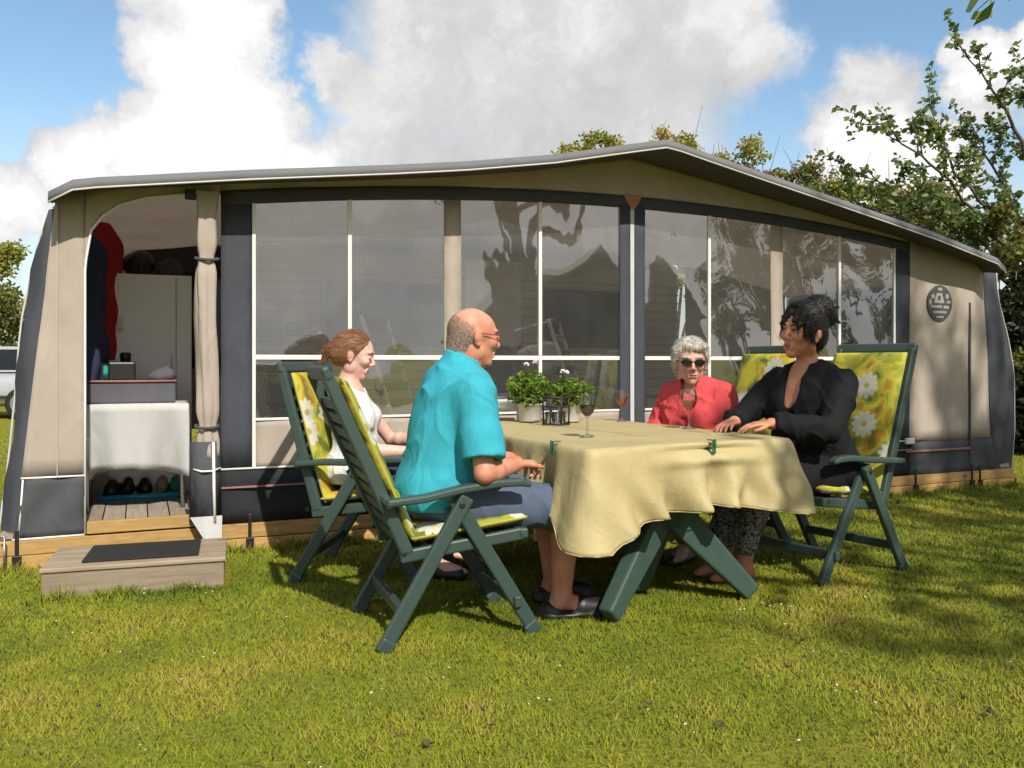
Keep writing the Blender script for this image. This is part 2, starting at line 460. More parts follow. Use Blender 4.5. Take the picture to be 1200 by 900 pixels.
def up_normal(name, k):
    # lawn blades are shaded mostly as the turf they form
    m = MATS[name]; n = NT(m.node_tree)
    g = n.n('ShaderNodeNewGeometry')
    sc = n.n('ShaderNodeVectorMath', operation='SCALE', ins={0: g.outputs['Normal'], 'Scale': 1 - k}).outputs[0]
    v = n.n('ShaderNodeVectorMath', operation='NORMALIZE', ins={0: n.vmath('ADD', sc, (0, 0, k))}).outputs[0]
    for nd in m.node_tree.nodes:
        if nd.type in ('BSDF_PRINCIPLED', 'BSDF_TRANSLUCENT'): n.link(v, nd.inputs['Normal'])


up_normal('grass_blade', .7)


def lawn_mat():
    m, n, b, o = new_mat('lawn_soil')
    tcn = n.n('ShaderNodeTexCoord').outputs['Object']
    f = n.noise(tcn, 0.9, 5, 0.6)
    f2 = n.noise(tcn, 38.0, 5, 0.7)
    f3 = n.noise(tcn, 4.5, 4, 0.65)
    c = n.ramp(f2, [(0.28, (0.08, 0.095, 0.012)), (0.46, (0.18, 0.19, 0.018)), (0.62, (0.27, 0.25, 0.03)), (0.78, (0.36, 0.29, 0.08))])
    k = n.n('ShaderNodeMapRange', ins={'Value': n.math('MULTIPLY_ADD', f, 0.5, n.math('MULTIPLY', f3, 0.5)), 'From Min': 0.46, 'From Max': 0.62, 'To Max': 0.65}).outputs[0]
    c = n.mix(k, c, (0.24, 0.20, 0.045))
    n.link(c, b.inputs['Base Color'])
    b.inputs['Roughness'].default_value = 0.95
    b.inputs['Specular IOR Level'].default_value = 0.1
    bp = n.n('ShaderNodeBump', ins={'Height': f2, 'Strength': 0.8, 'Distance': 0.03})
    n.link(bp.outputs[0], b.inputs['Normal'])


lawn_mat()
M = MATS


# ------------------------------------------------------------------ object helpers
def link(name, me, mat, parent=None, smooth=False):
    o = bpy.data.objects.new(name, me)
    C.objects.link(o)
    if mat is not None:
        me.materials.append(mat)
    if parent is not None:
        o.parent = parent
    if smooth:
        me.polygons.foreach_set('use_smooth', np.ones(len(me.polygons), dtype=bool))
    return o


def tag(o, label=None, cat=None, group=None, kind=None):
    if label: o['label'] = label
    if cat: o['category'] = cat
    if group: o['group'] = group
    if kind: o['kind'] = kind
    return o


def empty(name, loc, rz=0.0):
    o = bpy.data.objects.new(name, None)
    o.empty_display_size = 0.1
    C.objects.link(o)
    o.location = loc
    o.rotation_euler = (0, 0, rz)
    return o


def np_mesh(name, V, F):
    """V (n,3), F (m,k) fixed size faces"""
    me = bpy.data.meshes.new(name)
    V = np.asarray(V, dtype=np.float32); F = np.asarray(F, dtype=np.int32)
    k = F.shape[1]
    me.vertices.add(len(V)); me.vertices.foreach_set('co', V.ravel())
    me.loops.add(F.size); me.loops.foreach_set('vertex_index', F.ravel())
    me.polygons.add(len(F))
    me.polygons.foreach_set('loop_start', np.arange(0, F.size, k, dtype=np.int32))
    me.update(calc_edges=True)
    me.validate()
    return me


class MB:
    """collects simple shapes and links them as ONE mesh"""
    def __init__(self):
        self.v = []; self.f = []; self.uv = None
    def add(self, vs, fs):
        b = len(self.v)
        self.v.extend(tuple(x) for x in vs)
        self.f.extend(tuple(i + b for i in f) for f in fs)
        return self
    def box(self, lo, hi, mtx=None):
        x0, y0, z0 = lo; x1, y1, z1 = hi
        vs = [(x0, y0, z0), (x1, y0, z0), (x1, y1, z0), (x0, y1, z0), (x0, y0, z1), (x1, y0, z1), (x1, y1, z1), (x0, y1, z1)]
        if mtx is not None: vs = [mtx @ Vector(p) for p in vs]
        return self.add(vs, [(3, 2, 1, 0), (4, 5, 6, 7), (0, 1, 5, 4), (1, 2, 6, 5), (2, 3, 7, 6), (3, 0, 4, 7)])
    def beam(self, a, b, w, h, side=(0, 1, 0), w2=None, h2=None):
        """rectangular bar from a to b; w along side, h along the third axis"""
        a = Vector(a); b = Vector(b); d = (b - a).normalized()
        s = Vector(side); s = (s - d * s.dot(d)).normalized(); t = d.cross(s)
        w2 = w if w2 is None else w2; h2 = h if h2 is None else h2
        vs = []
        for p, ww, hh in ((a, w, h), (b, w2, h2)):
            for (i, j) in ((-1, -1), (1, -1), (1, 1), (-1, 1)):
                vs.append(p + s * (i * ww / 2) + t * (j * hh / 2))
        return self.add(vs, [(3, 2, 1, 0), (4, 5, 6, 7), (0, 1, 5, 4), (1, 2, 6, 5), (2, 3, 7, 6), (3, 0, 4, 7)])
    def tube(self, pts, r, n=8, caps=True, closed=False):
        pts = [Vector(p) for p in pts]
        N = len(pts)
        rs = r if isinstance(r, (list, tuple)) else [r] * N
        rings = []
        up = None
        for i, p in enumerate(pts):
            if closed:
                d = pts[(i + 1) % N] - pts[i - 1]
            else:
                d = pts[min(i + 1, N - 1)] - pts[max(i - 1, 0)]
            if d.length < 1e-9: d = Vector((0, 0, 1))
            d.normalize()
            if up is None:
                up = Vector((0, 0, 1)) if abs(d.z) < 0.9 else Vector((1, 0, 0))
            s = d.cross(up)
            if s.length < 1e-6: s = d.orthogonal()
            s.normalize(); t = s.cross(d).normalized(); up = t
            rings.append([p + (s * math.cos(2 * math.pi * k / n) + t * math.sin(2 * math.pi * k / n)) * rs[i] for k in range(n)])
        vs = [q for ring in rings for q in ring]
        fs = []
        for i in range(N if closed else N - 1):
            a = i * n; b2 = ((i + 1) % N) * n
            for k in range(n):
                k2 = (k + 1) % n
                fs.append((a + k2, a + k, b2 + k, b2 + k2))
        if caps and not closed:
            fs.append(tuple(range(n)))
            fs.append(tuple((N - 1) * n + k for k in reversed(range(n))))
        return self.add(vs, fs)
    def lathe(self, prof, n=20, at=(0, 0, 0)):
        ax, ay, az = at
        vs = []; fs = []
        for (r, z) in prof:
            for k in range(n):
                a = 2 * math.pi * k / n
                vs.append((ax + r * math.cos(a), ay + r * math.sin(a), az + z))
        for i in range(len(prof) - 1):
            for k in range(n):
                k2 = (k + 1) % n
                fs.append((i * n + k, i * n + k2, (i + 1) * n + k2, (i + 1) * n + k))
        return self.add(vs, fs)
    def strip(self, top, bot):
        """sheet between two polylines of equal length"""
        n = len(top)
        vs = list(bot) + list(top)
        return self.add(vs, [(i, i + 1, n + i + 1, n + i) for i in range(n - 1)])
    def mesh(self, name):
        me = bpy.data.meshes.new(name)
        me.from_pydata([tuple(p) for p in self.v], [], self.f)
        me.update()
        return me
    def build(self, name, mat, parent=None, smooth=False, bevel=0.0, solid=0.0, seg=2, soff=0.0, sub=0):
        o = link(name, self.mesh(name), mat, parent, smooth)
        if solid:
            md = o.modifiers.new('solid', 'SOLIDIFY'); md.thickness = solid; md.offset = soff
        if bevel:
            md = o.modifiers.new('bevel', 'BEVEL'); md.width = bevel; md.segments = seg; md.limit_method = 'ANGLE'
            md.angle_limit = R(40)
        if sub:
            md = o.modifiers.new('sub', 'SUBSURF'); md.levels = sub; md.render_levels = sub
        return o


def children(o):
    return [c for c in bpy.data.objects if c.parent == o]


def copy_tree(o, parent=None):
    c = o.copy(); C.objects.link(c)
    c.parent = parent
    for ch in children(o):
        k = copy_tree(ch, c)
        k.matrix_parent_inverse = ch.matrix_parent_inverse
    return c


def interp(x, xs, ys):
    return float(np.interp(x, xs, ys))
# ------------------------------------------------------------------ smooth solids on a voxel grid (bodies, clothes, hair)
class Vox:
    def __init__(self, lo, hi, h):
        self.lo = np.array(lo, dtype=np.float64); self.h = h
        self.n = np.ceil((np.array(hi) - self.lo) / h).astype(int) + 1
        self.a = np.full(self.n, 0.06, dtype=np.float32)
    def _blk(self, lo, hi):
        i0 = np.clip(np.floor((np.array(lo) - self.lo) / self.h).astype(int), 0, self.n)
        i1 = np.clip(np.ceil((np.array(hi) - self.lo) / self.h).astype(int) + 1, 0, self.n)
        if np.any(i1 <= i0): return None
        sl_ = tuple(slice(a, b) for a, b in zip(i0, i1))
        ax = [self.lo[q] + self.h * np.arange(i0[q], i1[q]) for q in range(3)]
        X, Y, Z = np.meshgrid(*ax, indexing='ij', sparse=True)
        return sl_, X, Y, Z
    def _put(self, sl_, d, k, sub):
        a = self.a[sl_]
        d = d.astype(np.float32)
        if sub:
            b = -d
            if k <= 0: self.a[sl_] = np.maximum(a, b)
            else:
                h = np.clip(.5 - .5 * (b - a) / k, 0, 1)
                self.a[sl_] = b * (1 - h) + a * h + k * h * (1 - h)
        elif k <= 0:
            self.a[sl_] = np.minimum(a, d)
        else:
            h = np.clip(.5 + .5 * (d - a) / k, 0, 1)
            self.a[sl_] = d * (1 - h) + a * h - k * h * (1 - h)
    def cone(self, a, b, ra, rb, k=.02, flat=None, cap=False, sub=False):
        a = np.array(a, float); b = np.array(b, float)
        m = max(ra, rb) + abs(k) + .02
        blk = self._blk(np.minimum(a, b) - m, np.maximum(a, b) + m)
        if blk is None: return self
        s, X, Y, Z = blk
        px, py, pz = X - a[0], Y - a[1], Z - a[2]
        ab = b - a; L2 = ab @ ab + 1e-12
        t = (px * ab[0] + py * ab[1] + pz * ab[2]) / L2
        tc_ = np.clip(t, 0, 1)
        qx, qy, qz = px - tc_ * ab[0], py - tc_ * ab[1], pz - tc_ * ab[2]
        if flat is not None:
            ax = np.array(flat[0], float); ax /= np.linalg.norm(ax)
            dd = (qx * ax[0] + qy * ax[1] + qz * ax[2]) * (flat[1] - 1)
            qx, qy, qz = qx + dd * ax[0], qy + dd * ax[1], qz + dd * ax[2]
        d = np.sqrt(qx * qx + qy * qy + qz * qz) - (ra + tc_ * (rb - ra))
        if cap: d = np.maximum(d, (t - 1) * math.sqrt(L2))
        self._put(s, d, k, sub)
        return self
    def ell(self, c, r, rot=None, k=.02, sub=False):
        c = np.array(c, float); r = np.array(r, float)
        m = max(r) + abs(k) + .02
        blk = self._blk(c - m, c + m)
        if blk is None: return self
        s, X, Y, Z = blk
        px, py, pz = X - c[0], Y - c[1], Z - c[2]
        if rot is not None:
            q = np.array(rot)
            px, py, pz = (q[0, 0] * px + q[1, 0] * py + q[2, 0] * pz, q[0, 1] * px + q[1, 1] * py + q[2, 1] * pz, q[0, 2] * px + q[1, 2] * py + q[2, 2] * pz)
        k0 = np.sqrt((px / r[0]) ** 2 + (py / r[1]) ** 2 + (pz / r[2]) ** 2)
        k1 = np.sqrt((px / r[0] ** 2) ** 2 + (py / r[1] ** 2) ** 2 + (pz / r[2] ** 2) ** 2) + 1e-9
        d = k0 * (k0 - 1) / k1
        self._put(s, d, k, sub)
        return self
    def half(self, p, nrm, lo=None, hi=None, k=0.0):
        """cut away the side the normal points to"""
        blk = self._blk(self.lo if lo is None else lo, (self.lo + self.h * self.n) if hi is None else hi)
        s, X, Y, Z = blk
        nrm = np.array(nrm, float); nrm /= np.linalg.norm(nrm)
        d = ((X - p[0]) * nrm[0] + (Y - p[1]) * nrm[1] + (Z - p[2]) * nrm[2]).astype(np.float32)
        self.a[s] = np.maximum(self.a[s], d)
        return self
    def mesh(self, name, bump=None):
        g = vdb.FloatGrid(0.06)
        g.copyFromArray(np.ascontiguousarray(self.a))
        p, q = g.convertToQuads(0.0)
        p = p * self.h + self.lo
        if len(q) == 0: raise RuntimeError('empty solid ' + name)
        me = np_mesh(name, p, q)
        if bump is not None:
            nrm = np.empty(len(p) * 3, dtype=np.float32)
            me.vertices.foreach_get('normal', nrm)
            nrm = nrm.reshape(-1, 3)
            co = np.empty(len(p) * 3, dtype=np.float32); me.vertices.foreach_get('co', co); co = co.reshape(-1, 3)
            co = co + nrm * bump(co)[:, None]
            me.vertices.foreach_set('co', co.astype(np.float32).ravel())
            me.update()
        return me


def wr(seed, amp=.004, f=1.0, drape=None):
    """cloth creases: sharp warped ridges that fade in and out, over soft swells"""
    r = np.random.default_rng(seed)
    dirs = r.normal(0, 1, (6, 3)); dirs[:, 2] *= .8; dirs /= np.linalg.norm(dirs, axis=1)[:, None]
    fr = r.uniform(16, 34, 6) * f; ph = r.uniform(0, 6.28, 6)
    md = r.normal(0, 1, (6, 3)); md /= np.linalg.norm(md, axis=1)[:, None]
    def fn(p):
        w = np.sin(p @ np.array([11.0, 7, 9]) + 1) * 1.1 + .5 * np.sin(p @ np.array([-19.0, 23, 13]))
        s = np.zeros(len(p))
        for i in range(6):
            ridge = (1 - np.abs(np.sin((p @ dirs[i]) * fr[i] + ph[i] + w * (.7 + .2 * i)))) ** 2.5
            mask = np.clip(.35 + .9 * np.sin(p @ md[i] * 9 + ph[i] * 2), 0, 1)
            s += ridge * mask
        s = s * .8 - .35
        soft = np.sin(p @ np.array([13.0, -9, 6]) + ph[0]) + np.sin(p @ np.array([5.0, 12, -14]) + ph[1])
        return amp * (1.25 * s + .35 * soft)
    return fn


# ================================================================== SETTING
def set_tint(me, t, domain='POINT'):
    a = me.attributes.new('tint', 'FLOAT', domain)
    a.data.foreach_set('value', np.asarray(t, dtype=np.float32))


def field(x, y, seed, f0):
    """cheap smooth noise, about -1..1"""
    r = np.random.default_rng(seed)
    v = np.zeros_like(x)
    for i in range(7):
        a = r.uniform(0, 2 * math.pi); f = f0 * (1.6 ** (i * 0.6)); p = r.uniform(0, 6.28)
        v += np.sin((x * math.cos(a) + y * math.sin(a)) * f + p + 1.3 * np.sin((x * math.sin(a) - y * math.cos(a)) * f * 0.7 + p * 2)) / (1 + 0.35 * i)
    return v / 3.2


# ground sheet out to the horizon (fine near the camera, gently uneven)
gm = MB()
xs = [-600, -120, -40, -20, -12] + [i * 0.5 for i in range(-16, 25)] + [16, 24, 45, 120, 600]
ys = [-600, -60, -20, -8] + [i * 0.5 for i in range(-8, 31)] + [18, 24, 34, 60, 150, 800]
vs = [(x, y, 0.0) for y in ys for x in xs]
nx = len(xs)
gm.add(vs, [(j * nx + i, j * nx + i + 1, (j + 1) * nx + i + 1, (j + 1) * nx + i) for j in range(len(ys) - 1) for i in range(nx - 1)])
lawn = gm.build('ground', M['lawn_soil'])
tag(lawn, 'mown green lawn of the camping pitch', 'ground', kind='structure')


def grass_blades():
    P = []
    def area(y0, y1, n, xa, xb):
        y = np.sqrt(rng.uniform(y0 ** 2, y1 ** 2, n)); u = rng.uniform(-1, 1, n)
        x = u * (0.62 * y + 0.7)
        P.append(np.stack([x, y], 1))
    area(2.0, 3.2, 75000, 0, 0)
    area(3.2, 4.6, 120000, 0, 0)
    area(4.6, 7.5, 150000, 0, 0)
    area(7.5, 14.0, 60000, 0, 0)
    p = np.concatenate(P)
    # nothing grows inside the deck or under the step
    s = (p[:, 0] + 2.47) * 0.916 + (p[:, 1] - 4.58) * 0.401
    t = -(p[:, 0] + 2.47) * 0.401 + (p[:, 1] - 4.58) * 0.916
    keep = ~((s > -0.28) & (s < 7.62) & (t > -0.005) & (t < 4.8))
    a = R(18); qx = p[:, 0] + 2.17; qy = p[:, 1] - 3.93
    sx = qx * math.cos(a) + qy * math.sin(a); sy = -qx * math.sin(a) + qy * math.cos(a)
    keep &= ~((sx > 0) & (sx < 0.83) & (sy > 0) & (sy < 0.5))
    p = p[keep]
    # trodden thin patches
    worn = field(p[:, 0], p[:, 1], 17, 3.1) + .5 * field(p[:, 0], p[:, 1], 19, 9.0)
    p = p[rng.random(len(p)) > np.clip((worn - .35) * 1.6, 0, .72)]
    # rough tufts left standing along the deck boards, the step and the pegs
    ns_ = 9000
    ts_ = rng.uniform(-.3, 7.6, ns_); tt = -np.abs(rng.normal(0, .045, ns_)) - .03
    e1 = np.stack([-2.47 + .916 * ts_ - .401 * tt, 4.58 + .401 * ts_ + .916 * tt], 1)
    us = rng.uniform(-.05, .85, 1500); ut = -np.abs(rng.normal(0, .03, 1500)) - .012
    e2 = np.stack([-2.17 + us * math.cos(a) - ut * math.sin(a), 3.93 + us * math.sin(a) + ut * math.cos(a)], 1)
    n0 = len(p)
    p = np.concatenate([p, e1, e2])
    tall = np.ones(len(p)); tall[n0:] = rng.uniform(1.2, 3.0, len(p) - n0) * (1 + .4 * np.sin(p[n0:, 0] * 23))
    n = len(p)
    x, y = p[:, 0], p[:, 1]
    big = field(x, y, 3, 2.2); mid = field(x, y, 5, 7.0)
    clump = field(x, y, 9, 24.0)
    h = (0.012 + 0.014 * rng.random(n) ** 1.5) * (1 + 0.30 * mid + 0.35 * clump) * np.where(y > 4.6, 1.25, 1.0)
    h = np.clip(h, 0.010, 0.065) * tall
    w = 0.0022 + 0.0016 * rng.random(n) + np.clip(y - 3, 0, 9) * 0.0007
    az = rng.uniform(0, 2 * math.pi, n); lean = rng.uniform(0.15, 1.1, n)
    la = rng.uniform(0, 2 * math.pi, n)
    b = np.stack([x, y, np.full(n, -0.002)], 1)
    dx = np.stack([np.cos(az) * w, np.sin(az) * w, np.zeros(n)], 1)
    tip = b + np.stack([np.cos(la) * h * lean, np.sin(la) * h * lean, h], 1)
    V = np.stack([b - dx, b + dx, tip], 1).reshape(-1, 3)
    F = np.arange(3 * n).reshape(n, 3)
    me = np_mesh('grass', V, F)
    tint = np.clip(0.43 + 0.26 * big + 0.26 * mid + 0.14 * clump + rng.normal(0, 0.10, n), 0, 1)
    dry = rng.random(n) < np.clip(0.03 + 0.07 * (big + mid * 0.7), 0.01, 0.20)
    tint = np.where(dry, rng.uniform(0.8, 1.0, n), tint)
    set_tint(me, np.repeat(tint, 3))
    o = link('grass', me, M['grass_blade'])
    tag(o, 'short yellow green grass of the lawn', 'grass', kind='stuff')


grass_blades()


# small clover and daisy heads, and a few dead leaves lying on the lawn
def litter():
    V = []; F = []
    def disc(x, y, z, r):
        b = len(V); k = 6; tx, ty = random.uniform(-.3, .3), random.uniform(-.3, .3)
        for i in range(k):
            a = i * 2 * math.pi / k
            V.append((x + r * math.cos(a), y + r * math.sin(a), z + tx * r * math.cos(a) + ty * r * math.sin(a)))
        V.append((x, y, z + r * 0.5))
        for i in range(k): F.append((b + i, b + (i + 1) % k, b + k))
    for i in range(110):
        y = random.uniform(2.2, 8); x = random.uniform(-1, 1) * (0.6 * y)
        if (-(x + 2.47) * 0.401 + (y - 4.58) * 0.916) > -0.25 and x > -2.9: continue
        for j in range(random.choice([1, 1, 2, 3])):
            disc(x + random.gauss(0, .03), y + random.gauss(0, .03), random.uniform(.018, .032), random.uniform(.0028, .0055))
    me = np_mesh('daisies', V, F)
    tag(link('daisies', me, M['daisy']), 'tiny white daisy heads scattered in the grass', 'daisies', kind='stuff')
    labs = ['brown dead leaf at the bottom of the lawn below the near chair', 'dark dead leaf on the lawn below the table legs', 'large dark dead leaf at the lower right of the lawn', 'small dead leaf above the large one at the lower right', 'greenish dead leaf right of the one at the bottom of the lawn', 'small dead leaf on the sunny grass in front of the table', 'small dead leaf on the grass in front of the black clad woman', 'small dead leaf beside the shoe of the man', 'small dead leaf on the right lawn above two others']
    for lb_, (px, py, r) in zip(labs, [(502, 880, .018), (842, 858, .016), (1160, 842, .017), (1128, 826, .012), (575, 858, .017), (760, 832, .012), (940, 757, .012), (690, 705, .012), (1105, 805, .012)]):
        D = 1.1 * 1000 / (py - 425); x = (px - 600) / 1000 * D
        m = MB(); n = 7
        pts = []
        rr = [r * (1 + 0.35 * math.sin(i * 2.2 + px)) for i in range(n)]
        for i in range(n):
            a = 2 * math.pi * i / n
            pts.append((rr[i] * math.cos(a), 0.7 * rr[i] * math.sin(a), 0.4 * r * math.cos(2 * a) + 0.012))
        m.add(pts + [(0, 0, 0.004)], [(i, (i + 1) % n, n) for i in range(n)])
        o = m.build('fallen_leaf', M['dead_leaf'], solid=0.001)
        o.location = (x, D, 0.014); o.rotation_euler = (0.2, 0.1, px)
        tag(o, lb_, 'leaf', 'dead leaves on the lawn')


litter()

# ================================================================== AWNING (tent)
TP = (-2.47, 4.58, 0.0)
TR = math.atan2(0.401, 0.916)
aw = empty('awning_tent', TP, TR)
tag(aw, 'large grey and beige caravan awning tent with clear windows and peaked roof', 'awning')


def zr(s):
    d = abs(s - 3.62)
    if s < 3.62: return interp(d, [0, .3, .8, 1.38, 1.82, 2.66, 3.4, 3.62], [2.56, 2.50, 2.395, 2.305, 2.25, 2.155, 2.06, 2.02])
    return interp(d, [0, .3, .8, 1.38, 1.82, 2.66, 3.4, 3.62], [2.56, 2.51, 2.43, 2.34, 2.27, 2.135, 1.99, 1.945])


def ov(s):
    return 0.20 + 0.25 * max(0, 1 - abs(s - 3.62) / 3.62)


def zw(s):   # top of the clear windows
    return 2.19 - 0.024 * (s - 3.62) ** 2


def zhd(s):  # top of the grey header over the windows
    return zw(s) + 0.085


NS = 64
SS = [0.0 + 7.2 * i / NS for i in range(NS + 1)]


def droop(s):
    e = min(s - 0.0, 7.2 - s)
    return 0.05 * max(0, 1 - e / 0.10) ** 2


# roof
m = MB()
rows = []
ts = [0, .12, .3, .6, 1.0, 1.5, 2.1, 2.62]
for s in SS:
    for t in ts:
        y = -ov(s) + t * (2.62 + ov(s)) / 2.62
        rows.append((s, y, zr(s) - droop(s) + 0.012 * math.sin(t * 2.2) + 0.008 * math.sin(s * 5 + t * 3)))
k = len(ts)
m.add(rows, [(i * k + j, (i + 1) * k + j, (i + 1) * k + j + 1, i * k + j + 1) for i in range(NS) for j in range(k - 1)])
m.build('roof', M['tent_roof'], aw, smooth=True)
m = MB()
rows2 = [(x, max(y, 0.03), z - 0.035) for (x, y, z) in rows]
m.add(rows2, [(i * k + j, i * k + j + 1, (i + 1) * k + j + 1, (i + 1) * k + j) for i in range(NS) for j in range(k - 1)])
m.build('roof_lining', M['tent_lining'], aw, smooth=True)
# added opaque sheet, its dark colour stands for the shade under the overhang
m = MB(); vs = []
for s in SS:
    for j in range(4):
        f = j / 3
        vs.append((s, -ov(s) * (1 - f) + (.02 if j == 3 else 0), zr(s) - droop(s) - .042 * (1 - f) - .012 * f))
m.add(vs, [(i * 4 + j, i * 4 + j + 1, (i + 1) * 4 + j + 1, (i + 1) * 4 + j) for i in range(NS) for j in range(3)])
m.build('overhang_shade', M['tent_under_shade'], aw, smooth=True)
# edge band of the roof, white piping under it
m = MB()
edge = [(s, -ov(s) - 0.004, zr(s) - droop(s) + 0.004) for s in SS]
m.strip([(x, y, z + 0.006) for x, y, z in edge], [(x, y - 0.012, z - 0.045) for x, y, z in edge])
m.build('roof_band', M['tent_band'], aw, smooth=True, solid=0.004)
m = MB()
m.tube([(x, y - 0.014, z - 0.050) for x, y, z in edge], 0.0055, 8)
m.build('roof_piping', M['roof_piping'], aw, smooth=True)


def wav(s, z, a=0.006):
    return a * math.sin(s * 9 + z * 3) * math.sin(z * 4 + s * 2)


def sheet(fbot, ftop, s0, s1, n=16, y=0.0, rowsz=8, wamp=0.006):
    """vertical fabric sheet of the tent front between two heights"""
    mb = MB()
    vs = []
    for i in range(n + 1):
        s = s0 + (s1 - s0) * i / n
        a = fbot(s) if callable(fbot) else fbot
        b = ftop(s) if callable(ftop) else ftop
        for j in range(rowsz + 1):
            z = a + (b - a) * j / rowsz
            vs.append((s, y + wav(s, z, wamp), z))
    r = rowsz + 1
    mb.add(vs, [(i * r + j, (i + 1) * r + j, (i + 1) * r + j + 1, i * r + j + 1) for i in range(n) for j in range(rowsz)])
    return mb


# beige gable over the windows and grey header strip
sheet(zhd, lambda s: zr(s) - 0.005, 0.86, 6.31, 48).build('gable_panel', M['tent_beige'], aw, True, solid=0.003)
sheet(lambda s: zw(s), zhd, 0.86, 6.31, 48, -0.006, 3, 0.0).build('header_strip', M['tent_grey'], aw, True, solid=0.003)
# door arch: beige panel left of and above the doorway
ax_ = [.16, .165, .19, .25, .33, .46, .69, .87]
az_ = [.49, 1.66, 1.82, 1.905, 1.97, 2.02, 2.062, 2.07]


def arch(s):
    return interp(s, ax_, az_)


def sl(z):   # left edge of the front flares out towards the ground
    return interp(z, [0.16, 0.49, 2.0], [-0.174, -0.143, 0.02])


m = MB(); vs = []; nz = 16; nn = 8
for j in range(nz + 1):
    z = 0.49 + (2.04 - 0.49) * j / nz
    for i in range(nn + 1):
        s = sl(z) + (0.16 - sl(z)) * i / nn
        zz = min(z, zr(max(s, 0)) - 0.005)
        vs.append((s, wav(s, z, 0.010) - 0.012 * math.sin((s + 0.1) * 14 + z * 2.5) * (1.6 - z) * 0.5, zz))
w_ = nn + 1
m.add(vs, [(j * w_ + i, j * w_ + i + 1, (j + 1) * w_ + i + 1, (j + 1) * w_ + i) for j in range(nz) for i in range(nn)])
m.build('door_side_panel', M['tent_beige'], aw, True, solid=0.003)
m = MB(); vs = []
N2 = 40
for i in range(N2 + 1):
    s = .16 + (.86 - .16) * (i / N2) ** 1.6
    for j in range(5):
        z = arch(s) + (zr(s) - 0.005 - arch(s)) * j / 4
        vs.append((s, wav(s, z, 0.004), z))
m.add(vs, [(i * 5 + j, (i + 1) * 5 + j, (i + 1) * 5 + j + 1, i * 5 + j + 1) for i in range(N2) for j in range(4)])
m.build('door_arch_panel', M['tent_beige'], aw, True, solid=0.003)
m = MB()
m.tube([(.16, -.006, .17), (.16, -.006, .9), (.16, -.006, 1.6)] + [(s, -.006, arch(s)) for s in [.165, .178, .19, .22, .25, .29, .33, .39, .46, .57, .69, .80]], 0.007, 6)
m.build('door_piping', M['piping'], aw, True)
# skirt under the left panel
m = MB(); vs = []
for j in range(9):
    z = 0.166 + (0.485 - 0.166) * j / 8
    for i in range(nn + 1):
        s = sl(z) + (0.158 - sl(z)) * i / nn
        fold = 0.018 * math.sin(i * 1.1 - j * 0.5) * (1 - abs(j - 4) / 6)
        vs.append((s, -0.008 + fold, z))
m.add(vs, [(j * w_ + i, j * w_ + i + 1, (j + 1) * w_ + i + 1, (j + 1) * w_ + i) for j in range(8) for i in range(nn)])
m.build('skirt', M['tent_skirt_grey'], aw, True, solid=0.003)
m = MB()
m.tube([(sl(.487), -.012, .487), (.158, -.012, .487)], 0.006, 6)
m.tube([(sl(.166) - .01, -.02, .166), (.158, -.012, .166)], 0.006, 6)
m.tube([(sl(.487) + .01, -.02, .48), (sl(.166) + .02, -.02, .17)], 0.005, 6)
m.build('skirt_piping', M['piping'], aw, True)

for (x_, z0_, z1_) in ((.075, .49, 1.98),):
    m = MB(); m.box((x_ - .05, -.022, z0_), (x_ - .046, -.004, z1_)); m.build('seam', M['caravan_trim'], aw)
for x_ in (1.62, 2.28, 2.9, 4.3, 4.91, 5.5):
    m = MB(); m.box((x_ - .002, -.0105, .487), (x_ + .002, -.004, .758)); m.build('seam', M['caravan_trim'], aw)
# dark grey uprights
GREY = lambda s: zw(s) + 0.0
sheet(0.484, GREY, 0.862, 1.035, 4, -0.003).build('grey_upright', M['tent_grey'], aw, True, solid=0.003)
sheet(0.484, lambda s: zw(s) + .02, 3.515, 3.603, 3, -0.008).build('grey_upright', M['tent_grey'], aw, True, solid=0.003)
sheet(0.484, lambda s: zw(s) + .02, 3.637, 3.725, 3, -0.008).build('grey_upright', M['tent_grey'], aw, True, solid=0.003)
sheet(0.44, GREY, 6.145, 6.31, 4, -0.003).build('grey_upright', M['tent_grey'], aw, True, solid=0.003)
MB().box((3.604, -.010, .484), (3.636, .002, zw(3.62) - .02)).build('centre_zip', M['strap_grey'], aw, bevel=.003)
m = MB()
m.add([(3.545, -.016, 2.275), (3.695, -.016, 2.275), (3.64, -.016, 2.19), (3.60, -.016, 2.19)], [(0, 3, 2, 1)])
m.build('leather_patch', M['leather'], aw, solid=0.006)
# beige strips between panes
for (a, b) in ((2.220, 2.335), (4.856, 4.97)):
    sheet(0.76, lambda s: zw(s) + .004, a, b, 2, -0.004).build('beige_upright', M['tent_beige'], aw, True, solid=0.003)
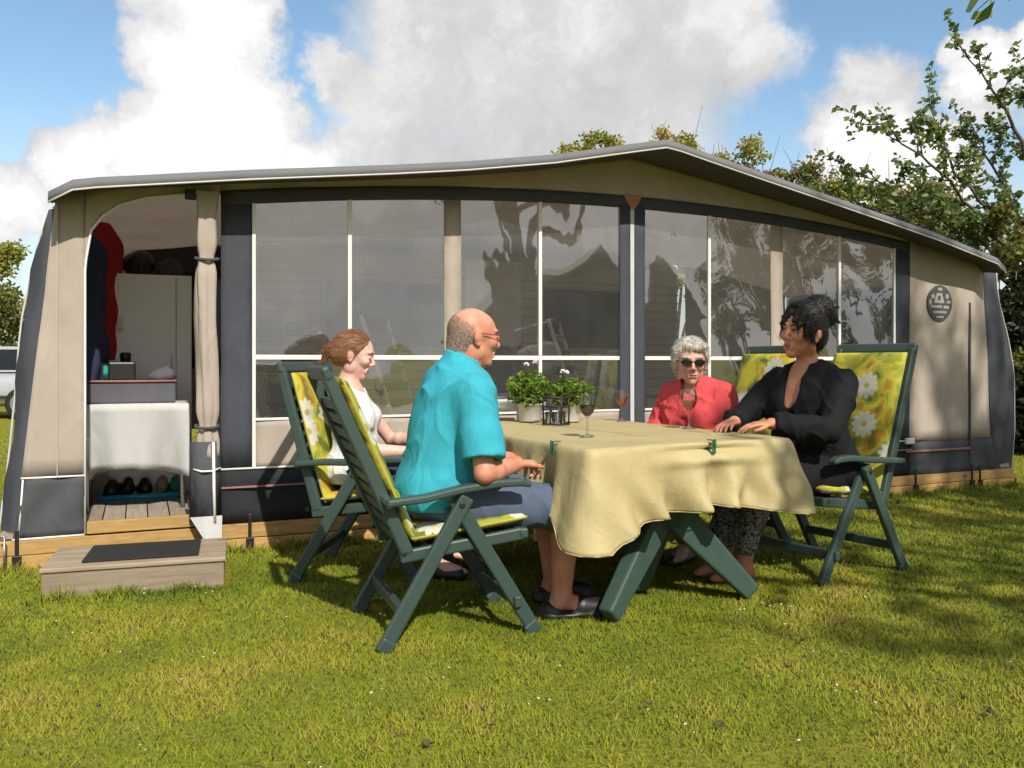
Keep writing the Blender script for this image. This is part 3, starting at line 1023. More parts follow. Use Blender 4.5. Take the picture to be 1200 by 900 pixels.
# windows
for (a, b, bars) in ((1.035, 2.220, (1.61,)), (2.335, 3.515, (2.90,)), (3.725, 4.856, (4.28,)), (4.97, 6.145, (5.54,))):
    m = MB()
    m.box((a, -.010, 1.118), (b, -.001, 1.146))
    for sb in bars:
        m.box((sb - .012, -.013, .775), (sb + .012, -.0005, 1.117))
        m.box((sb - .012, -.013, 1.147), (sb + .012, -.0005, zw(sb) + .003))
    m.box((a, -.009, .76), (b, -.001, .775))
    if a < 1.1 or b > 6:
        e = a if a < 1.1 else b - .02
        m.box((e, -.011, .484), (e + .02, -.0015, zw(e) + .003))
    w = m.build('window', M['bar_white'], aw, bevel=.002)
    edges = [a] + list(bars) + [b]
    for i in range(len(edges) - 1):
        p = sheet(1.146, lambda s: zw(s) + .002, edges[i] + (.012 if i else .0), edges[i + 1] - (.012 if i < len(edges) - 2 else .0), 10, 0.0, 8, 0.004)
        p.build('pane', M['vinyl'], w, True)
        p = sheet(.775, 1.118, edges[i] + (.012 if i else .0), edges[i + 1] - (.012 if i < len(edges) - 2 else .0), 10, 0.0, 4, 0.004)
        p.build('pane', M['vinyl'], w, True)
sheet(.484, .76, 1.035, 3.515, 30, 0.0).build('lower_panel', M['tent_beige'], aw, True, solid=.003)
sheet(.44, .76, 3.725, 6.145, 30, 0.0).build('lower_panel', M['tent_beige'], aw, True, solid=.003)
m = MB(); m.tube([(.862, -.012, .484), (3.603, -.012, .484)], .007, 6); m.build('hem_piping', M['piping'], aw, True)
m = MB(); m.tube([(3.637, -.012, .47), (6.31, -.012, .45)], .006, 6); m.build('hem_piping', M['piping'], aw, True)
# black skirt with a faded red line
m = MB(); vs = []; n = 90
for i in range(n + 1):
    s = .862 + (6.31 - .862) * i / n
    zt = .482 if s < 3.62 else .45
    for j in range(5):
        z = .17 + (zt - .17) * j / 4
        vs.append((s, -.008 + .012 * math.sin(s * 11 + j * .9) * math.sin(j * .8), z))
m.add(vs, [(i * 5 + j, (i + 1) * 5 + j, (i + 1) * 5 + j + 1, i * 5 + j + 1) for i in range(n) for j in range(4)])
m.build('skirt', M['tent_skirt'], aw, True, solid=.003)
MB().box((.862, -.028, .374), (6.31, -.022, .384)).build('skirt_strap', M['strap_red'], aw)
# right panel with the round emblem


def sr(z):
    return interp(z, [.13, .44, 1.95], [7.34, 7.30, 7.19])


m = MB(); vs = []
for j in range(nz + 1):
    z = .44 + (1.97 - .44) * j / nz
    for i in range(13):
        s = 6.31 + (sr(z) - 6.31) * i / 12
        zz = min(z, zr(min(s, 7.2)) - .004) if j == nz else z * 1.0
        if j == nz: zz = zr(min(s, 7.2)) - .004
        vs.append((s, wav(s, z, .008), zz))
m.add(vs, [(j * 13 + i, j * 13 + i + 1, (j + 1) * 13 + i + 1, (j + 1) * 13 + i) for j in range(nz) for i in range(12)])
m.build('end_panel', M['tent_beige'], aw, True, solid=.003)
MB().box((7.005, -.016, .15), (7.025, -.007, 1.62)).build('zip_line', M['tent_grey'], aw)
m = MB(); vs = []
for j in range(5):
    z = .14 + (.438 - .14) * j / 4
    for i in range(13):
        s = 6.31 + (sr(z) - 6.31) * i / 12
        vs.append((s, -.008 + .008 * math.sin(i * 1.3 + j), z))
m.add(vs, [(j * 13 + i, j * 13 + i + 1, (j + 1) * 13 + i + 1, (j + 1) * 13 + i) for j in range(4) for i in range(12)])
m.build('skirt', M['tent_skirt_grey'], aw, True, solid=.003)
MB().box((6.25, -.028, .355), (7.0, -.020, .372)).build('skirt_strap', M['strap_red'], aw)
MB().box((6.24, -.040, .425), (6.33, -.012, .475)).build('buckle', M['white_plastic'], aw, bevel=.006)


# the emblem: dark round badge, a pale tent-like mark above two lettered bars
def disc(mb, cx, cz, rx, rz_, y, n=28, a0=0, a1=2 * math.pi):
    pts = [(cx + rx * math.cos(a0 + (a1 - a0) * i / n), y, cz + rz_ * math.sin(a0 + (a1 - a0) * i / n)) for i in range(n + (0 if a1 - a0 > 6.2 else 1))]
    mb.add(pts, [tuple(range(len(pts)))])


EC = (6.65, 1.605)
m = MB(); disc(m, EC[0], EC[1], .145, .152, -.012); em = m.build('emblem', M['emblem_dark'], aw, solid=.003, soff=1)
m = MB()
m.add([(EC[0] - .075, -.017, EC[1] + .0), (EC[0] + .05, -.017, EC[1] + .0), (EC[0] + .02, -.017, EC[1] + .085), (EC[0] - .04, -.017, EC[1] + .085)], [(0, 1, 2, 3)])
disc(m, EC[0] - .085, EC[1] + .055, .02, .022, -.017, 12)
disc(m, EC[0] + .085, EC[1] + .06, .02, .022, -.017, 12)
disc(m, EC[0] + .0, EC[1] + .118, .03, .014, -.017, 12)
for (x0, x1, z0, z1) in ((-.11, .02, -.040, -.020), (.04, .105, -.045, -.022), (-.085, .075, -.085, -.068), (-.045, .04, -.125, -.110), (-.128, -.100, -.015, .03), (.078, .125, .0, .022)):
    m.add([(EC[0] + x0, -.017, EC[1] + z0), (EC[0] + x1, -.017, EC[1] + z0), (EC[0] + x1, -.017, EC[1] + z1), (EC[0] + x0, -.017, EC[1] + z1)], [(0, 1, 2, 3)])
m.build('emblem_mark', M['emblem_light'], em)
m = MB()
disc(m, EC[0] - .012, EC[1] + .043, .018, .022, -.019, 12)
m.build('emblem_centre', M['emblem_dark'], em)


# side walls: a narrow storm flap bellies out, then the wall runs back to the caravan
def side_wall(edge_s, sign, offs, tflap, back):
    mb = MB(); vs = []; nz_ = 18; cols = 7
    for j in range(nz_ + 1):
        f = j / nz_
        z = .05 + (1.93 - .05) * f
        s0 = edge_s(max(z, .16))
        o_ = interp(z, [.05, .5, 1.0, 1.3, 1.7, 1.95], offs)
        path = [(s0, 0.0), (s0 + sign * o_ * .55, tflap * .35), (s0 + sign * o_, tflap), (s0 + sign * o_ * .97, tflap + .12), (s0 + sign * o_ * .8, tflap + .6), (s0 + sign * back, 1.5), (s0 + sign * back * .6, 2.62)]
        for i, (s, t) in enumerate(path):
            bulge = .012 * math.sin(j * 1.1 + i * 1.9)
            vs.append((s + sign * bulge * (0 < i < 6), t, z))
    order = [(j * cols + i, j * cols + i + 1, (j + 1) * cols + i + 1, (j + 1) * cols + i) for j in range(nz_) for i in range(cols - 1)]
    mb.add(vs, order)
    return mb


side_wall(sl, -1, [.10, .085, .095, .11, .08, .05], .20, .06).build('side_wall', M['tent_grey'], aw, True, solid=.003)
side_wall(sr, 1, [.34, .44, .47, .42, .30, .30], .10, .25).build('side_wall', M['tent_grey'], aw, True, solid=.003)
m = MB()
m.tube([(sl(max(z, .16)) - interp(z, [.05, .5, 1.0, 1.3, 1.7, 1.95], [.10, .085, .095, .11, .08, .05]) - .005, .20, z) for z in np.linspace(.06, 1.93, 14)], .006, 6)
m.build('side_piping', M['strap_grey'], aw, True)
m = MB()
m.tube([(sr(max(z, .16)) + interp(z, [.05, .5, 1.0, 1.3, 1.7, 1.95], [.34, .44, .47, .42, .30, .30]) + .005, .10, z) for z in np.linspace(.06, 1.93, 14)], .006, 6)
m.build('side_piping', M['strap_grey'], aw, True)
sheet(2.16, lambda s: zr(max(s, 0)) - .02, .05, 5.9, 40, 2.60).build('back_wall', M['tent_lining'], aw, True)
sheet(.2, lambda s: zr(s) - .02, 5.9, 7.25, 10, 2.60).build('back_wall', M['tent_beige'], aw, True)
sheet(.2, lambda s: zr(max(s, 0)) - .02, -.12, .05, 3, 2.60).build('back_wall', M['tent_beige'], aw, True)


# rolled-up door hanging beside the doorway, tied twice
def rolled():
    mb = MB(); nseg = 46; k_ = 22; vs = []
    for j in range(nseg + 1):
        z = .56 + (2.07 - .56) * j / nseg
        wx = .056; wy = .045
        for zt in (1.69, .74):
            q = math.exp(-((z - zt) / .05) ** 2)
            wx *= 1 - .30 * q; wy *= 1 - .30 * q
        top = max(0, (z - 1.95) / .12); wx *= 1 + .25 * top; wy *= 1 - .5 * top
        cx = .782 + .006 * math.sin(z * 3)
        for i in range(k_):
            a = 2 * math.pi * i / k_
            rr = .94 + .20 * math.sin(a * 4 + z * 2.5) + .10 * math.sin(a * 7 - z * 4) + .04 * math.sin(a * 3 + z * 13)
            vs.append((cx + wx * rr * math.cos(a), -.055 + wy * rr * math.sin(a), z))
    fs = [(j * k_ + i, j * k_ + (i + 1) % k_, (j + 1) * k_ + (i + 1) % k_, (j + 1) * k_ + i) for j in range(nseg) for i in range(k_)]
    fs.append(tuple(reversed(range(k_))))
    mb.add(vs, fs)
    o = mb.build('rolled_door', M['tent_beige'], aw, True)
    for zt in (1.69, .74):
        t_ = MB()
        t_.tube([(.782 + .062 * math.cos(a), -.055 + .046 * math.sin(a), zt + .01 * math.sin(a)) for a in np.linspace(0, 2 * math.pi, 16)[:-1]], .009, 6, closed=True)
        t_.build('tie', M['tent_skirt_grey'], o, True)
    t_ = MB(); t_.box((.665, -.07, 2.02), (.725, -.03, 2.075)); t_.build('toggle', M['black_plastic'], o, bevel=.006)
    sk = MB()
    sk.strip([(.69, -.05, .655), (.74, -.10, .655), (.80, -.10, .655), (.855, -.05, .655)], [(.69, -.05, .20), (.74, -.09, .19), (.80, -.11, .19), (.86, -.05, .20)])
    sk.build('door_skirt', M['tent_skirt_grey'], o, True, solid=.004)
    sp = MB()
    sp.tube([(.71, -.075, .50), (.75, -.112, .49), (.80, -.115, .49), (.855, -.07, .50)], .006, 6)
    sp.tube([(.812, -.115, .655), (.815, -.12, .4), (.82, -.12, .2)], .009, 6)
    sp.build('door_skirt_piping', M['piping'], o, True)
    fl = MB()
    fl.add([(.69, -.10, .235), (.76, -.13, .24), (.86, -.10, .235), (.85, -.15, .0), (.815, -.16, -.0), (.775, -.15, .09)], [(0, 5, 1), (1, 5, 4), (1, 4, 2), (2, 4, 3)])
    fl.build('mud_flap', M['strap_grey'], o, solid=.004)


rolled()
# pegging straps along the foot of the front
for s in (-.16, 1.02, 1.9, 2.75, 3.62, 4.6, 5.5, 6.35, 7.02, 7.12):
    m = MB(); m.box((s - .010, -.034, .03), (s + .010, -.028, .22)); m.box((s - .022, -.045, .03), (s + .022, -.025, .085))
    m.build('peg_strap', M['black_leather'], aw, bevel=.003)
# front poles just inside
for s in (.05, .95, 3.62, 6.2, 7.1):
    m = MB(); m.tube([(s, .045, .2), (s, .045, zr(s) - .06)], .014, 8); m.build('pole', M['steel'], aw, True)

# ================================================================== DECK
dk = empty('wooden_deck', TP, TR)
tag(dk, 'raised deck of yellow pine boards under the awning tent', 'deck')
s = -.26; i = 0
while s < 7.5:
    L = min(2.38 if i else 1.1, 7.56 - s)
    for (z0, z1, dy) in ((-.02, .078, 0.0), (.083, .162, .003)):
        m = MB(); m.box((0, -.022 - dy, z0), (L - .006, .012, z1 + random.uniform(-.003, .003)))
        b = m.build('fascia_board', M['deck_wood'], dk, bevel=.004)
        b.location = (s, 0, 0)
    s += L; i += 1
pb = MB().box((0, 0, 0), (.113, 2.58, .03)).mesh('deck_plank')
s = -.24
i = 0
while s < 7.45:
    o = link('deck_plank', pb, M['deck_plank'] if i == 0 else None, dk)
    o.location = (s, .015, .168 + random.uniform(-.002, .002))
    s += .120; i += 1
m = MB(); m.box((.17, -.03, .17), (.86, .010, .236)); m.build('threshold_board', M['deck_wood'], dk, bevel=.004)
m = MB()
for x in (-.05, 2.5, 5, 7.3):
    m.box((x, .2, 0), (x + .08, 2.5, .165))
m.build('joist', M['deck_plank'], dk)

# step box with a rubber mat
st = empty('door_step', (-2.17, 3.93, 0), R(18))
tag(st, 'low weathered wooden step box on the grass in front of the doorway', 'step')
sp_ = MB().box((0, 0, 0), (.80, .03, .128)); sp_.build('front_board', M['step_wood'], st, bevel=.005)
MB().box((0, .45, 0), (.80, .48, .126)).build('back_board', M['step_wood'], st, bevel=.005)
MB().box((0.0, .032, 0), (.03, .448, .126)).build('side_board', M['step_wood'], st, bevel=.005)
MB().box((.77, .032, 0), (.80, .448, .126)).build('side_board', M['step_wood'], st, bevel=.005)
for i in range(4):
    MB().box((-.008, -.01 + i * .125, .129), (.808, .111 + i * .125, .150)).build('tread_board', M['step_wood'], st, bevel=.005)
mt = MB().box((0, 0, 0), (.52, .36, .012))
mat_o = mt.build('door_mat', M['rubber'], None, bevel=.004)
ca, sa = math.cos(R(18)), math.sin(R(18))
mat_o.location = (-2.17 + .16 * ca - .06 * sa, 3.93 + .16 * sa + .06 * ca, .151); mat_o.rotation_euler = (0, 0, R(18))
tag(mat_o, 'black rubber door mat lying on the wooden step', 'door mat')
pg = MB(); pg.tube([(0, 0, -.02), (.004, -.005, .20)], .006, 6); pg.tube([(.004, -.005, .2), (-.02, 0, .19)], .006, 6)
o = pg.build('tent_peg', M['steel'], None, True); o.location = (-2.63, 4.42, 0)
tag(o, 'thin steel tent peg at the left foot of the awning', 'tent peg')

# ================================================================== CARAVAN behind the awning
cv = empty('caravan', TP, TR)
tag(cv, 'cream caravan with dark windows standing behind the awning tent', 'caravan')
m = MB(); m.box((-.05, 2.66, .52), (5.9, 4.75, 2.30)); m.build('body', M['caravan_wall'], cv, bevel=.12, seg=4)
m = MB()
for z in [.75 + .09 * i for i in range(14)]:
    m.box((.02, 2.652, z), (5.85, 2.664, z + .012))
o = m.build('wall_ribs', M['caravan_trim'], cv); tag(o, kind='stuff')
for (a, b, z0, z1) in ((.42, 1.30, 1.05, 2.11), (2.0, 3.1, 1.25, 1.85), (4.2, 5.2, 1.25, 1.85)):
    m = MB(); m.box((a - .04, 2.628, z0 - .04), (b + .04, 2.650, z1 + .04)); w = m.build('window', M['caravan_trim'], cv, bevel=.01)
    m = MB(); m.box((a, 2.618, z0), (b, 2.627, z1)); m.build('pane', M['dark_glass'], w, bevel=.003)
m = MB(); m.box((3.35, 2.630, .6), (3.95, 2.651, 2.1)); dr = m.build('door', M['white_plastic'], cv, bevel=.01)
m = MB(); m.box((3.42, 2.60, 1.2), (3.46, 2.629, 1.34)); m.build('handle', M['black_plastic'], dr, bevel=.004)
for x in (2.2, 3.0):
    m = MB(); m.tube([(x, 2.75, .33), (x, 2.95, .33)], .32, 24); wq = m.build('wheel', M['black_plastic'], cv, bevel=.02)
    m = MB(); m.tube([(x, 2.742, .33), (x, 2.749, .33)], .19, 20); m.build('rim', M['steel'], wq)

# ================================================================== THINGS INSIDE THE AWNING


def at_tent(s, t, z=0.2):
    return (TP[0] + .916 * s - .401 * t, TP[1] + .401 * s + .916 * t, z)


cb = empty('cupboard', at_tent(.50, 1.30), TR)
tag(cb, 'tall plain white cupboard standing inside the tent doorway', 'cupboard')
m = MB(); m.box((-.265, -.18, .0), (.265, .2, 1.50)); m.build('carcass', M['cupboard_white'], cb, bevel=.006)
m = MB(); m.box((-.258, -.202, .03), (.16, -.183, 1.48)); d0 = m.build('door', M['cupboard_white'], cb, bevel=.004)
m = MB(); m.box((.13, -.215, .8), (.142, -.203, .95)); m.build('handle', M['steel'], d0, bevel=.003)
m = MB(); m.box((.166, -.202, .03), (.258, -.183, 1.48)); m.build('door', M['cupboard_white'], cb, bevel=.004)

tb = empty('side_table', at_tent(.41, .70), TR)
tag(tb, 'small folding table under a white cloth just inside the doorway', 'table')
m = MB(); m.box((-.30, -.24, .615), (.30, .24, .64)); m.build('table_top', M['white_plastic'], tb, bevel=.005)
for (x, y) in ((-.27, -.2), (.27, -.2), (-.27, .2), (.27, .2)):
    m = MB(); m.tube([(x, y, 0), (x * .96, y * .96, .614)], .013, 8); m.build('leg', M['steel'], tb, True)


def draped(hx, hy, ztop, drop, name, mat, folds=9, amp=.025, ncor=6, taper=-.04, seed=1):
    """rectangular cloth over a small table"""
    r = random.Random(seed)
    per = []
    for (sx, sy, a0) in ((1, -1, -90), (1, 1, 0), (-1, 1, 90), (-1, -1, 180)):
        for i in range(ncor + 1):
            a = R(a0 + 90 * i / ncor)
            per.append((sx * (hx - .02) + .02 * math.cos(a), sy * (hy - .02) + .02 * math.sin(a), math.cos(a), math.sin(a)))
    full = []
    for i in range(len(per)):
        a = per[i]; b = per[(i + 1) % len(per)]
        L = math.hypot(b[0] - a[0], b[1] - a[1]); k_ = max(1, int(L / .02))
        for j in range(k_):
            f = j / k_
            full.append(tuple(a[q] + (b[q] - a[q]) * f for q in range(4)))
    n_ = len(full); rings = 9; vs = []
    for j in range(rings + 1):
        f = j / rings
        for i, (x, y, nx_, ny_) in enumerate(full):
            w1 = math.sin(i / n_ * 2 * math.pi * folds + .7) + .5 * math.sin(i / n_ * 2 * math.pi * folds * 1.7 + 2)
            o_ = amp * f * w1 + taper * f
            hem = .03 * math.sin(i / n_ * 2 * math.pi * 3 + 1)
            vs.append((x + nx_ * o_, y + ny_ * o_, ztop - (drop + hem) * f))
    fs = [(j * n_ + i, (j + 1) * n_ + i, (j + 1) * n_ + (i + 1) % n_, j * n_ + (i + 1) % n_) for j in range(rings) for i in range(n_)]
    fs.append(tuple(range(n_)))
    mb = MB(); mb.add(vs, fs)
    return mb.build(name, mat, None, True, solid=.002, soff=1)


cl = draped(.315, .255, .848, .42, 'white_tablecloth', M['white_cloth'], 7, .05, taper=-.05)
cl.location = at_tent(.41, .70, 0); cl.rotation_euler = (0, 0, TR)
tag(cl, 'white cloth hanging over the small table inside the doorway', 'tablecloth')
bx = empty('storage_box', at_tent(.38, .72, .851), TR)
tag(bx, 'dark grey fabric storage box on the white cloth inside the doorway', 'box')
m = MB(); m.box((-.26, -.18, 0), (.26, .18, .13)); m.build('side', M['box_grey'], bx, bevel=.012)
m = MB(); m.tube([(-.26, -.185, .135), (.26, -.185, .135), (.26, .185, .135), (-.26, .185, .135)], .008, 6, closed=True); m.build('rim', M['strap_red'], bx, True)
cm = empty('coffee_machine', at_tent(.33, .80, .985), TR)
tag(cm, 'small black coffee machine on the storage box inside the doorway', 'coffee machine')
m = MB(); m.box((-.08, -.07, 0), (.08, .09, .12)); m.build('body', M['black_plastic'], cm, bevel=.012)
m = MB(); m.lathe([(0, 0), (.03, 0), (.034, .05), (.02, .06), (0, .06)], 14, (0.02, 0, .121)); m.build('lid', M['black_plastic'], cm, True)
tl = empty('tray', at_tent(.45, 1.02, .2), TR)
tag(tl, 'blue plastic tray of shoes on the deck inside the doorway', 'tray')
m = MB(); m.box((-.25, -.12, 0), (.25, .14, .008)); m.build('base', M['blue_plastic'], tl)
m = MB(); m.tube([(-.25, -.12, .025), (.25, -.12, .025), (.25, .14, .025), (-.25, .14, .025)], .018, 8, closed=True); m.build('rim', M['blue_plastic'], tl, True)


def shoe_mesh(L=.27):
    v = Vox((-.1, -.08, -.03), (L + .05, .08, .14), .006)
    v.cone((.0, 0, .045), (L * .55, 0, .04), .040, .042, .02, flat=((0, 0, 1), 1.0))
    v.cone((L * .5, 0, .035), (L * .85, 0, .028), .044, .032, .02)
    v.cone((.0, 0, .07), (.03, 0, .09), .034, .032, .02)
    v.half((0, 0, 0.0), (0, 0, -1))
    return v.mesh('shoe')
sm = shoe_mesh()
for i, (s, t, rz, mname, lab) in enumerate([(.26, .98, 1.2, 'black_leather', 'black shoe at the left end of the blue tray'),
        (.36, 1.04, 1.4, 'black_leather', 'black shoe second from the left on the blue tray'),
        (.47, .99, 1.7, 'black_leather', 'black shoe in the middle of the blue tray'),
        (.57, 1.06, 1.35, 'deck_plank', 'brown shoe toward the right of the blue tray'),
        (.66, 1.0, 1.6, 'teal_cloth', 'dark green shoe at the right end of the blue tray')]):
    me = sm.copy(); me.materials.clear()
    o = link('shoe', me, M[mname], None, True)
    o.location = at_tent(s, t, .212); o.rotation_euler = (0, 0, rz + TR)
    tag(o, lab, 'shoe', 'shoes by the doorway')


# jackets hanging from a rail at the left side of the doorway
def jacket(name, mat, loc, label, length=.85, w=.2, yaw=0.0, seed=0):
    v = Vox((-.35, -.2, -1.05), (.35, .2, .12), .011)
    v.cone((0, 0, -.04), (0, 0, -length), w * .95, w * 1.05, .03, flat=((0, 1, 0), 2.4))
    v.cone((-.12, 0, -.02), (.12, 0, -.02), .05, .05, .05)
    for sx in (-1, 1):
        v.cone((sx * w * .75, 0, -.05), (sx * (w * 1.05), .02, -length * .72), .06, .05, .025)
    v.cone((0, 0, 0.0), (0, 0, .04), .06, .055, .03)
    v.half((0, 0, -length), (0, 0, -1))
    me = v.mesh(name, bump=lambda p: .012 * np.sin(p[:, 0] * 38 + np.sin(p[:, 2] * 6 + seed) * 1.5) * np.clip(-p[:, 2] * 2, 0, 1) + .006 * np.sin(p[:, 2] * 25 + p[:, 0] * 20))
    o = link(name, me, M[mat], None, True)
    o.location = loc; o.rotation_euler = (0, 0, yaw)
    tag(o, label, 'jacket', 'jackets hanging inside the awning')
    return o


jk = jacket('jacket', 'navy', at_tent(.115, .66, 1.82), 'navy blue jacket hanging at the left side of the doorway', .92, .155, TR + .9, 1)
jk2 = jacket('jacket', 'red_cloth', at_tent(.205, 1.10, 1.93), 'red jacket hanging behind the navy jacket in the doorway', .82, .17, TR + 1.05, 3)
lb = MB(); lb.box((-.03, -.006, -.03), (.03, .0, .05)); o = lb.build('white_badge', M['piping'], jk2, bevel=.004); o.location = (.02, -.115, -.58)
rl = MB(); rl.tube([at_tent(.10, .25, 1.99), at_tent(.10, 2.5, 1.99)], .012, 8)
tag(rl.build('clothes_rail', M['steel'], None, True), 'steel clothes rail under the awning roof that jackets hang from', 'rail')

# clutter on the cupboard and on the little table
def soft_bag(loc, r, mat, lab, seed, yaw=0.0):
    v = Vox((-.3, -.25, -.02), (.3, .25, .45), .010)
    v.ell((0, 0, r[2] * .8), r, None, .02); v.ell((r[0] * .3, .0, r[2] * 1.3), (r[0] * .6, r[1] * .7, r[2] * .6), None, .05)
    v.cone((-r[0] * .5, 0, r[2] * 1.5), (r[0] * .4, 0, r[2] * 1.75), .014, .014, .01)
    v.half((0, 0, 0), (0, 0, -1))
    o = link('bag', v.mesh('bag', wr(seed, .012, .9)), M[mat], None, True)
    o.location = loc; o.rotation_euler = (0, 0, TR + yaw)
    tag(o, lab, 'bag', 'bags stored inside the awning')


soft_bag(at_tent(.42, 1.30, 1.702), (.10, .08, .09), 'black_plastic', 'black bag lying on top of the white cupboard', 41)
soft_bag(at_tent(.62, 1.32, 1.702), (.08, .08, .07), 'tent_grey', 'small grey bag on top of the white cupboard at its right', 42, .5)
soft_bag(at_tent(.19, .80, .985), (.08, .06, .05), 'teal_cloth', 'teal cloth bundle at the left end of the storage box', 43)
soft_bag(at_tent(.56, .78, .985), (.07, .06, .035), 'box_grey', 'grey cloth bundle at the right end of the storage box', 44)


def camp_chair(s, t, rz, lab):
    e = empty('camp_chair', at_tent(s, t, .2), TR + rz)
    tag(e, lab, 'chair', 'dark camping chairs inside the awning')
    for sx in (-1, 1):
        m = MB(); m.tube([(-.24, sx * .25, .0), (.20, sx * .25, .43), (-.20, sx * .25, .44), (-.34, sx * .25, .98)], .013, 8); m.build('frame', M['steel'], e, True)
        m = MB(); m.tube([(.22, sx * .24, .0), (-.18, sx * .24, .43)], .013, 8); m.build('leg', M['steel'], e, True)
        m = MB(); m.box((-.24, sx * .27 - .025, .60), (.20, sx * .27 + .025, .625)); m.build('armrest', M['black_plastic'], e, bevel=.008)
    m = MB(); m.strip([(-.20, -.24, .455), (0, -.24, .435), (.20, -.24, .455)], [(-.20, .24, .455), (0, .24, .435), (.20, .24, .455)]); m.build('seat', M['box_grey'], e, True, solid=.02)
    m = MB(); m.strip([(-.21, -.24, .47), (-.27, -.24, .72), (-.335, -.24, .97)], [(-.21, .24, .47), (-.27, .24, .72), (-.335, .24, .97)]); m.build('backrest', M['box_grey'], e, True, solid=.02)


camp_chair(1.62, .95, R(-60), 'dark camping chair inside behind the girl in the white top')
camp_chair(4.15, 1.0, R(-110), 'dark camping chair inside behind the white haired lady')

# notice on the caravan wall, seen through the window
m = MB(); m.box((-.11, -.004, -.15), (.11, 0, .15)); nt = m.build('notice', M['paper'], None)
nt.location = at_tent(1.72, 2.648, 1.44); nt.rotation_euler = (0, 0, TR); tag(nt, 'pale paper notice on the caravan wall behind the window', 'notice')
m = MB(); m.box((-.085, -.007, -.10), (.085, -.0045, .03)); m.build('picture', M['print_green'], nt)


# two white folded garden chairs and inside tables
def folded_chair(s, t, rz, lab):
    e = empty('folding_chair', at_tent(s, t, .2), TR + rz)
    tag(e, lab, 'folding chair', 'folding chairs stored inside the awning')
    for x in (-.24, .24):
        m = MB(); m.tube([(x, -.36, 0.0), (x, -.1, .6), (x, .10, 1.22)], .016, 8); m.build('leg', M['bar_white'], e, True)
        m = MB(); m.tube([(x * .9, .0, 0.0), (x * .9, -.22, .55)], .014, 8); m.build('leg', M['bar_white'], e, True)
    for i in range(7):
        f = i / 6
        z = .5 + .7 * f; y = -.14 + .235 * f
        m = MB(); m.beam((-.24, y, z), (.24, y, z), .02, .06, side=(0, 1, 0)); m.build('slat', M['steel'] if i % 2 else M['black_plastic'], e, bevel=.005)
    return e


folded_chair(2.02, .62, .95, 'white folding chair stored inside behind the turquoise shirted man')
folded_chair(3.42, .62, .95, 'striped folding chair stored inside left of the centre post')
ct = empty('camping_table', at_tent(2.92, .95, .2), TR)
tag(ct, 'white camping table inside the awning behind the flower pots', 'table')
m = MB(); m.box((-.55, -.3, .64), (.55, .3, .67)); m.build('table_top', M['white_plastic'], ct, bevel=.008)
for (x, y) in ((-.5, -.26), (.5, -.26), (-.5, .26), (.5, .26)):
    m = MB(); m.tube([(x, y, 0), (x * .95, y, .639)], .014, 8); m.build('leg', M['steel'], ct, True)
bg_ = Vox((-.3, -.2, -.02), (.3, .2, .5), .012)
bg_.ell((0, 0, .17), (.24, .13, .19), None, .02); bg_.cone((-.1, 0, .3), (.1, 0, .3), .05, .05, .03); bg_.half((0, 0, 0), (0, 0, -1))
o = link('bag', bg_.mesh('bag', lambda p: .008 * np.sin(p[:, 0] * 40 + p[:, 2] * 15)), M['black_plastic'], None, True)
o.location = at_tent(3.12, .95, .871); o.rotation_euler = (0, 0, TR); tag(o, 'black bag standing on the camping table inside the awning', 'bag')
tcv = Vox((-.25, -.2, -.02), (.25, .2, .3), .012)
tcv.ell((0, 0, .06), (.17, .12, .08), None, .02); tcv.ell((.06, 0, .12), (.08, .08, .08), None, .04); tcv.half((0, 0, 0), (0, 0, -1))
o = link('folded_blanket', tcv.mesh('folded_blanket', lambda p: .01 * np.sin(p[:, 0] * 50 + p[:, 2] * 55)), M['teal_cloth'], None, True)
o.location = at_tent(3.38, .86, .871); o.rotation_euler = (0, 0, TR); tag(o, 'crumpled teal blanket on the camping table inside the awning', 'blanket')
wt_ = empty('serving_table', at_tent(2.52, -.30, 0), TR)
tag(wt_, 'small white side table between the awning and the man in the turquoise shirt', 'table')
m = MB(); m.box((-.20, -.17, .82), (.20, .17, .865)); m.build('table_top', M['white_plastic'], wt_, bevel=.008)
for (x, y) in ((-.16, -.13), (.16, -.13), (-.16, .13), (.16, .13)):
    m = MB(); m.box((x - .02, y - .02, 0), (x + .02, y + .02, .819)); m.build('leg', M['white_plastic'], wt_, bevel=.005)
cs = empty('cabinet', at_tent(1.5, 2.3, .2), TR)
tag(cs, 'low grey kitchen cabinet along the caravan wall behind the left window', 'cabinet')
m = MB(); m.box((-.6, -.25, 0), (.6, .25, .82)); m.build('carcass', M['caravan_trim'], cs, bevel=.006)
m = MB(); m.box((-.62, -.28, .822), (.62, .27, .86)); m.build('worktop', M['box_grey'], cs, bevel=.006)
for i in range(3):
    m = MB(); m.box((-.59 + i * .4, -.268, .04), (-.21 + i * .4, -.252, .79)); m.build('door', M['caravan_wall'], cs, bevel=.005)

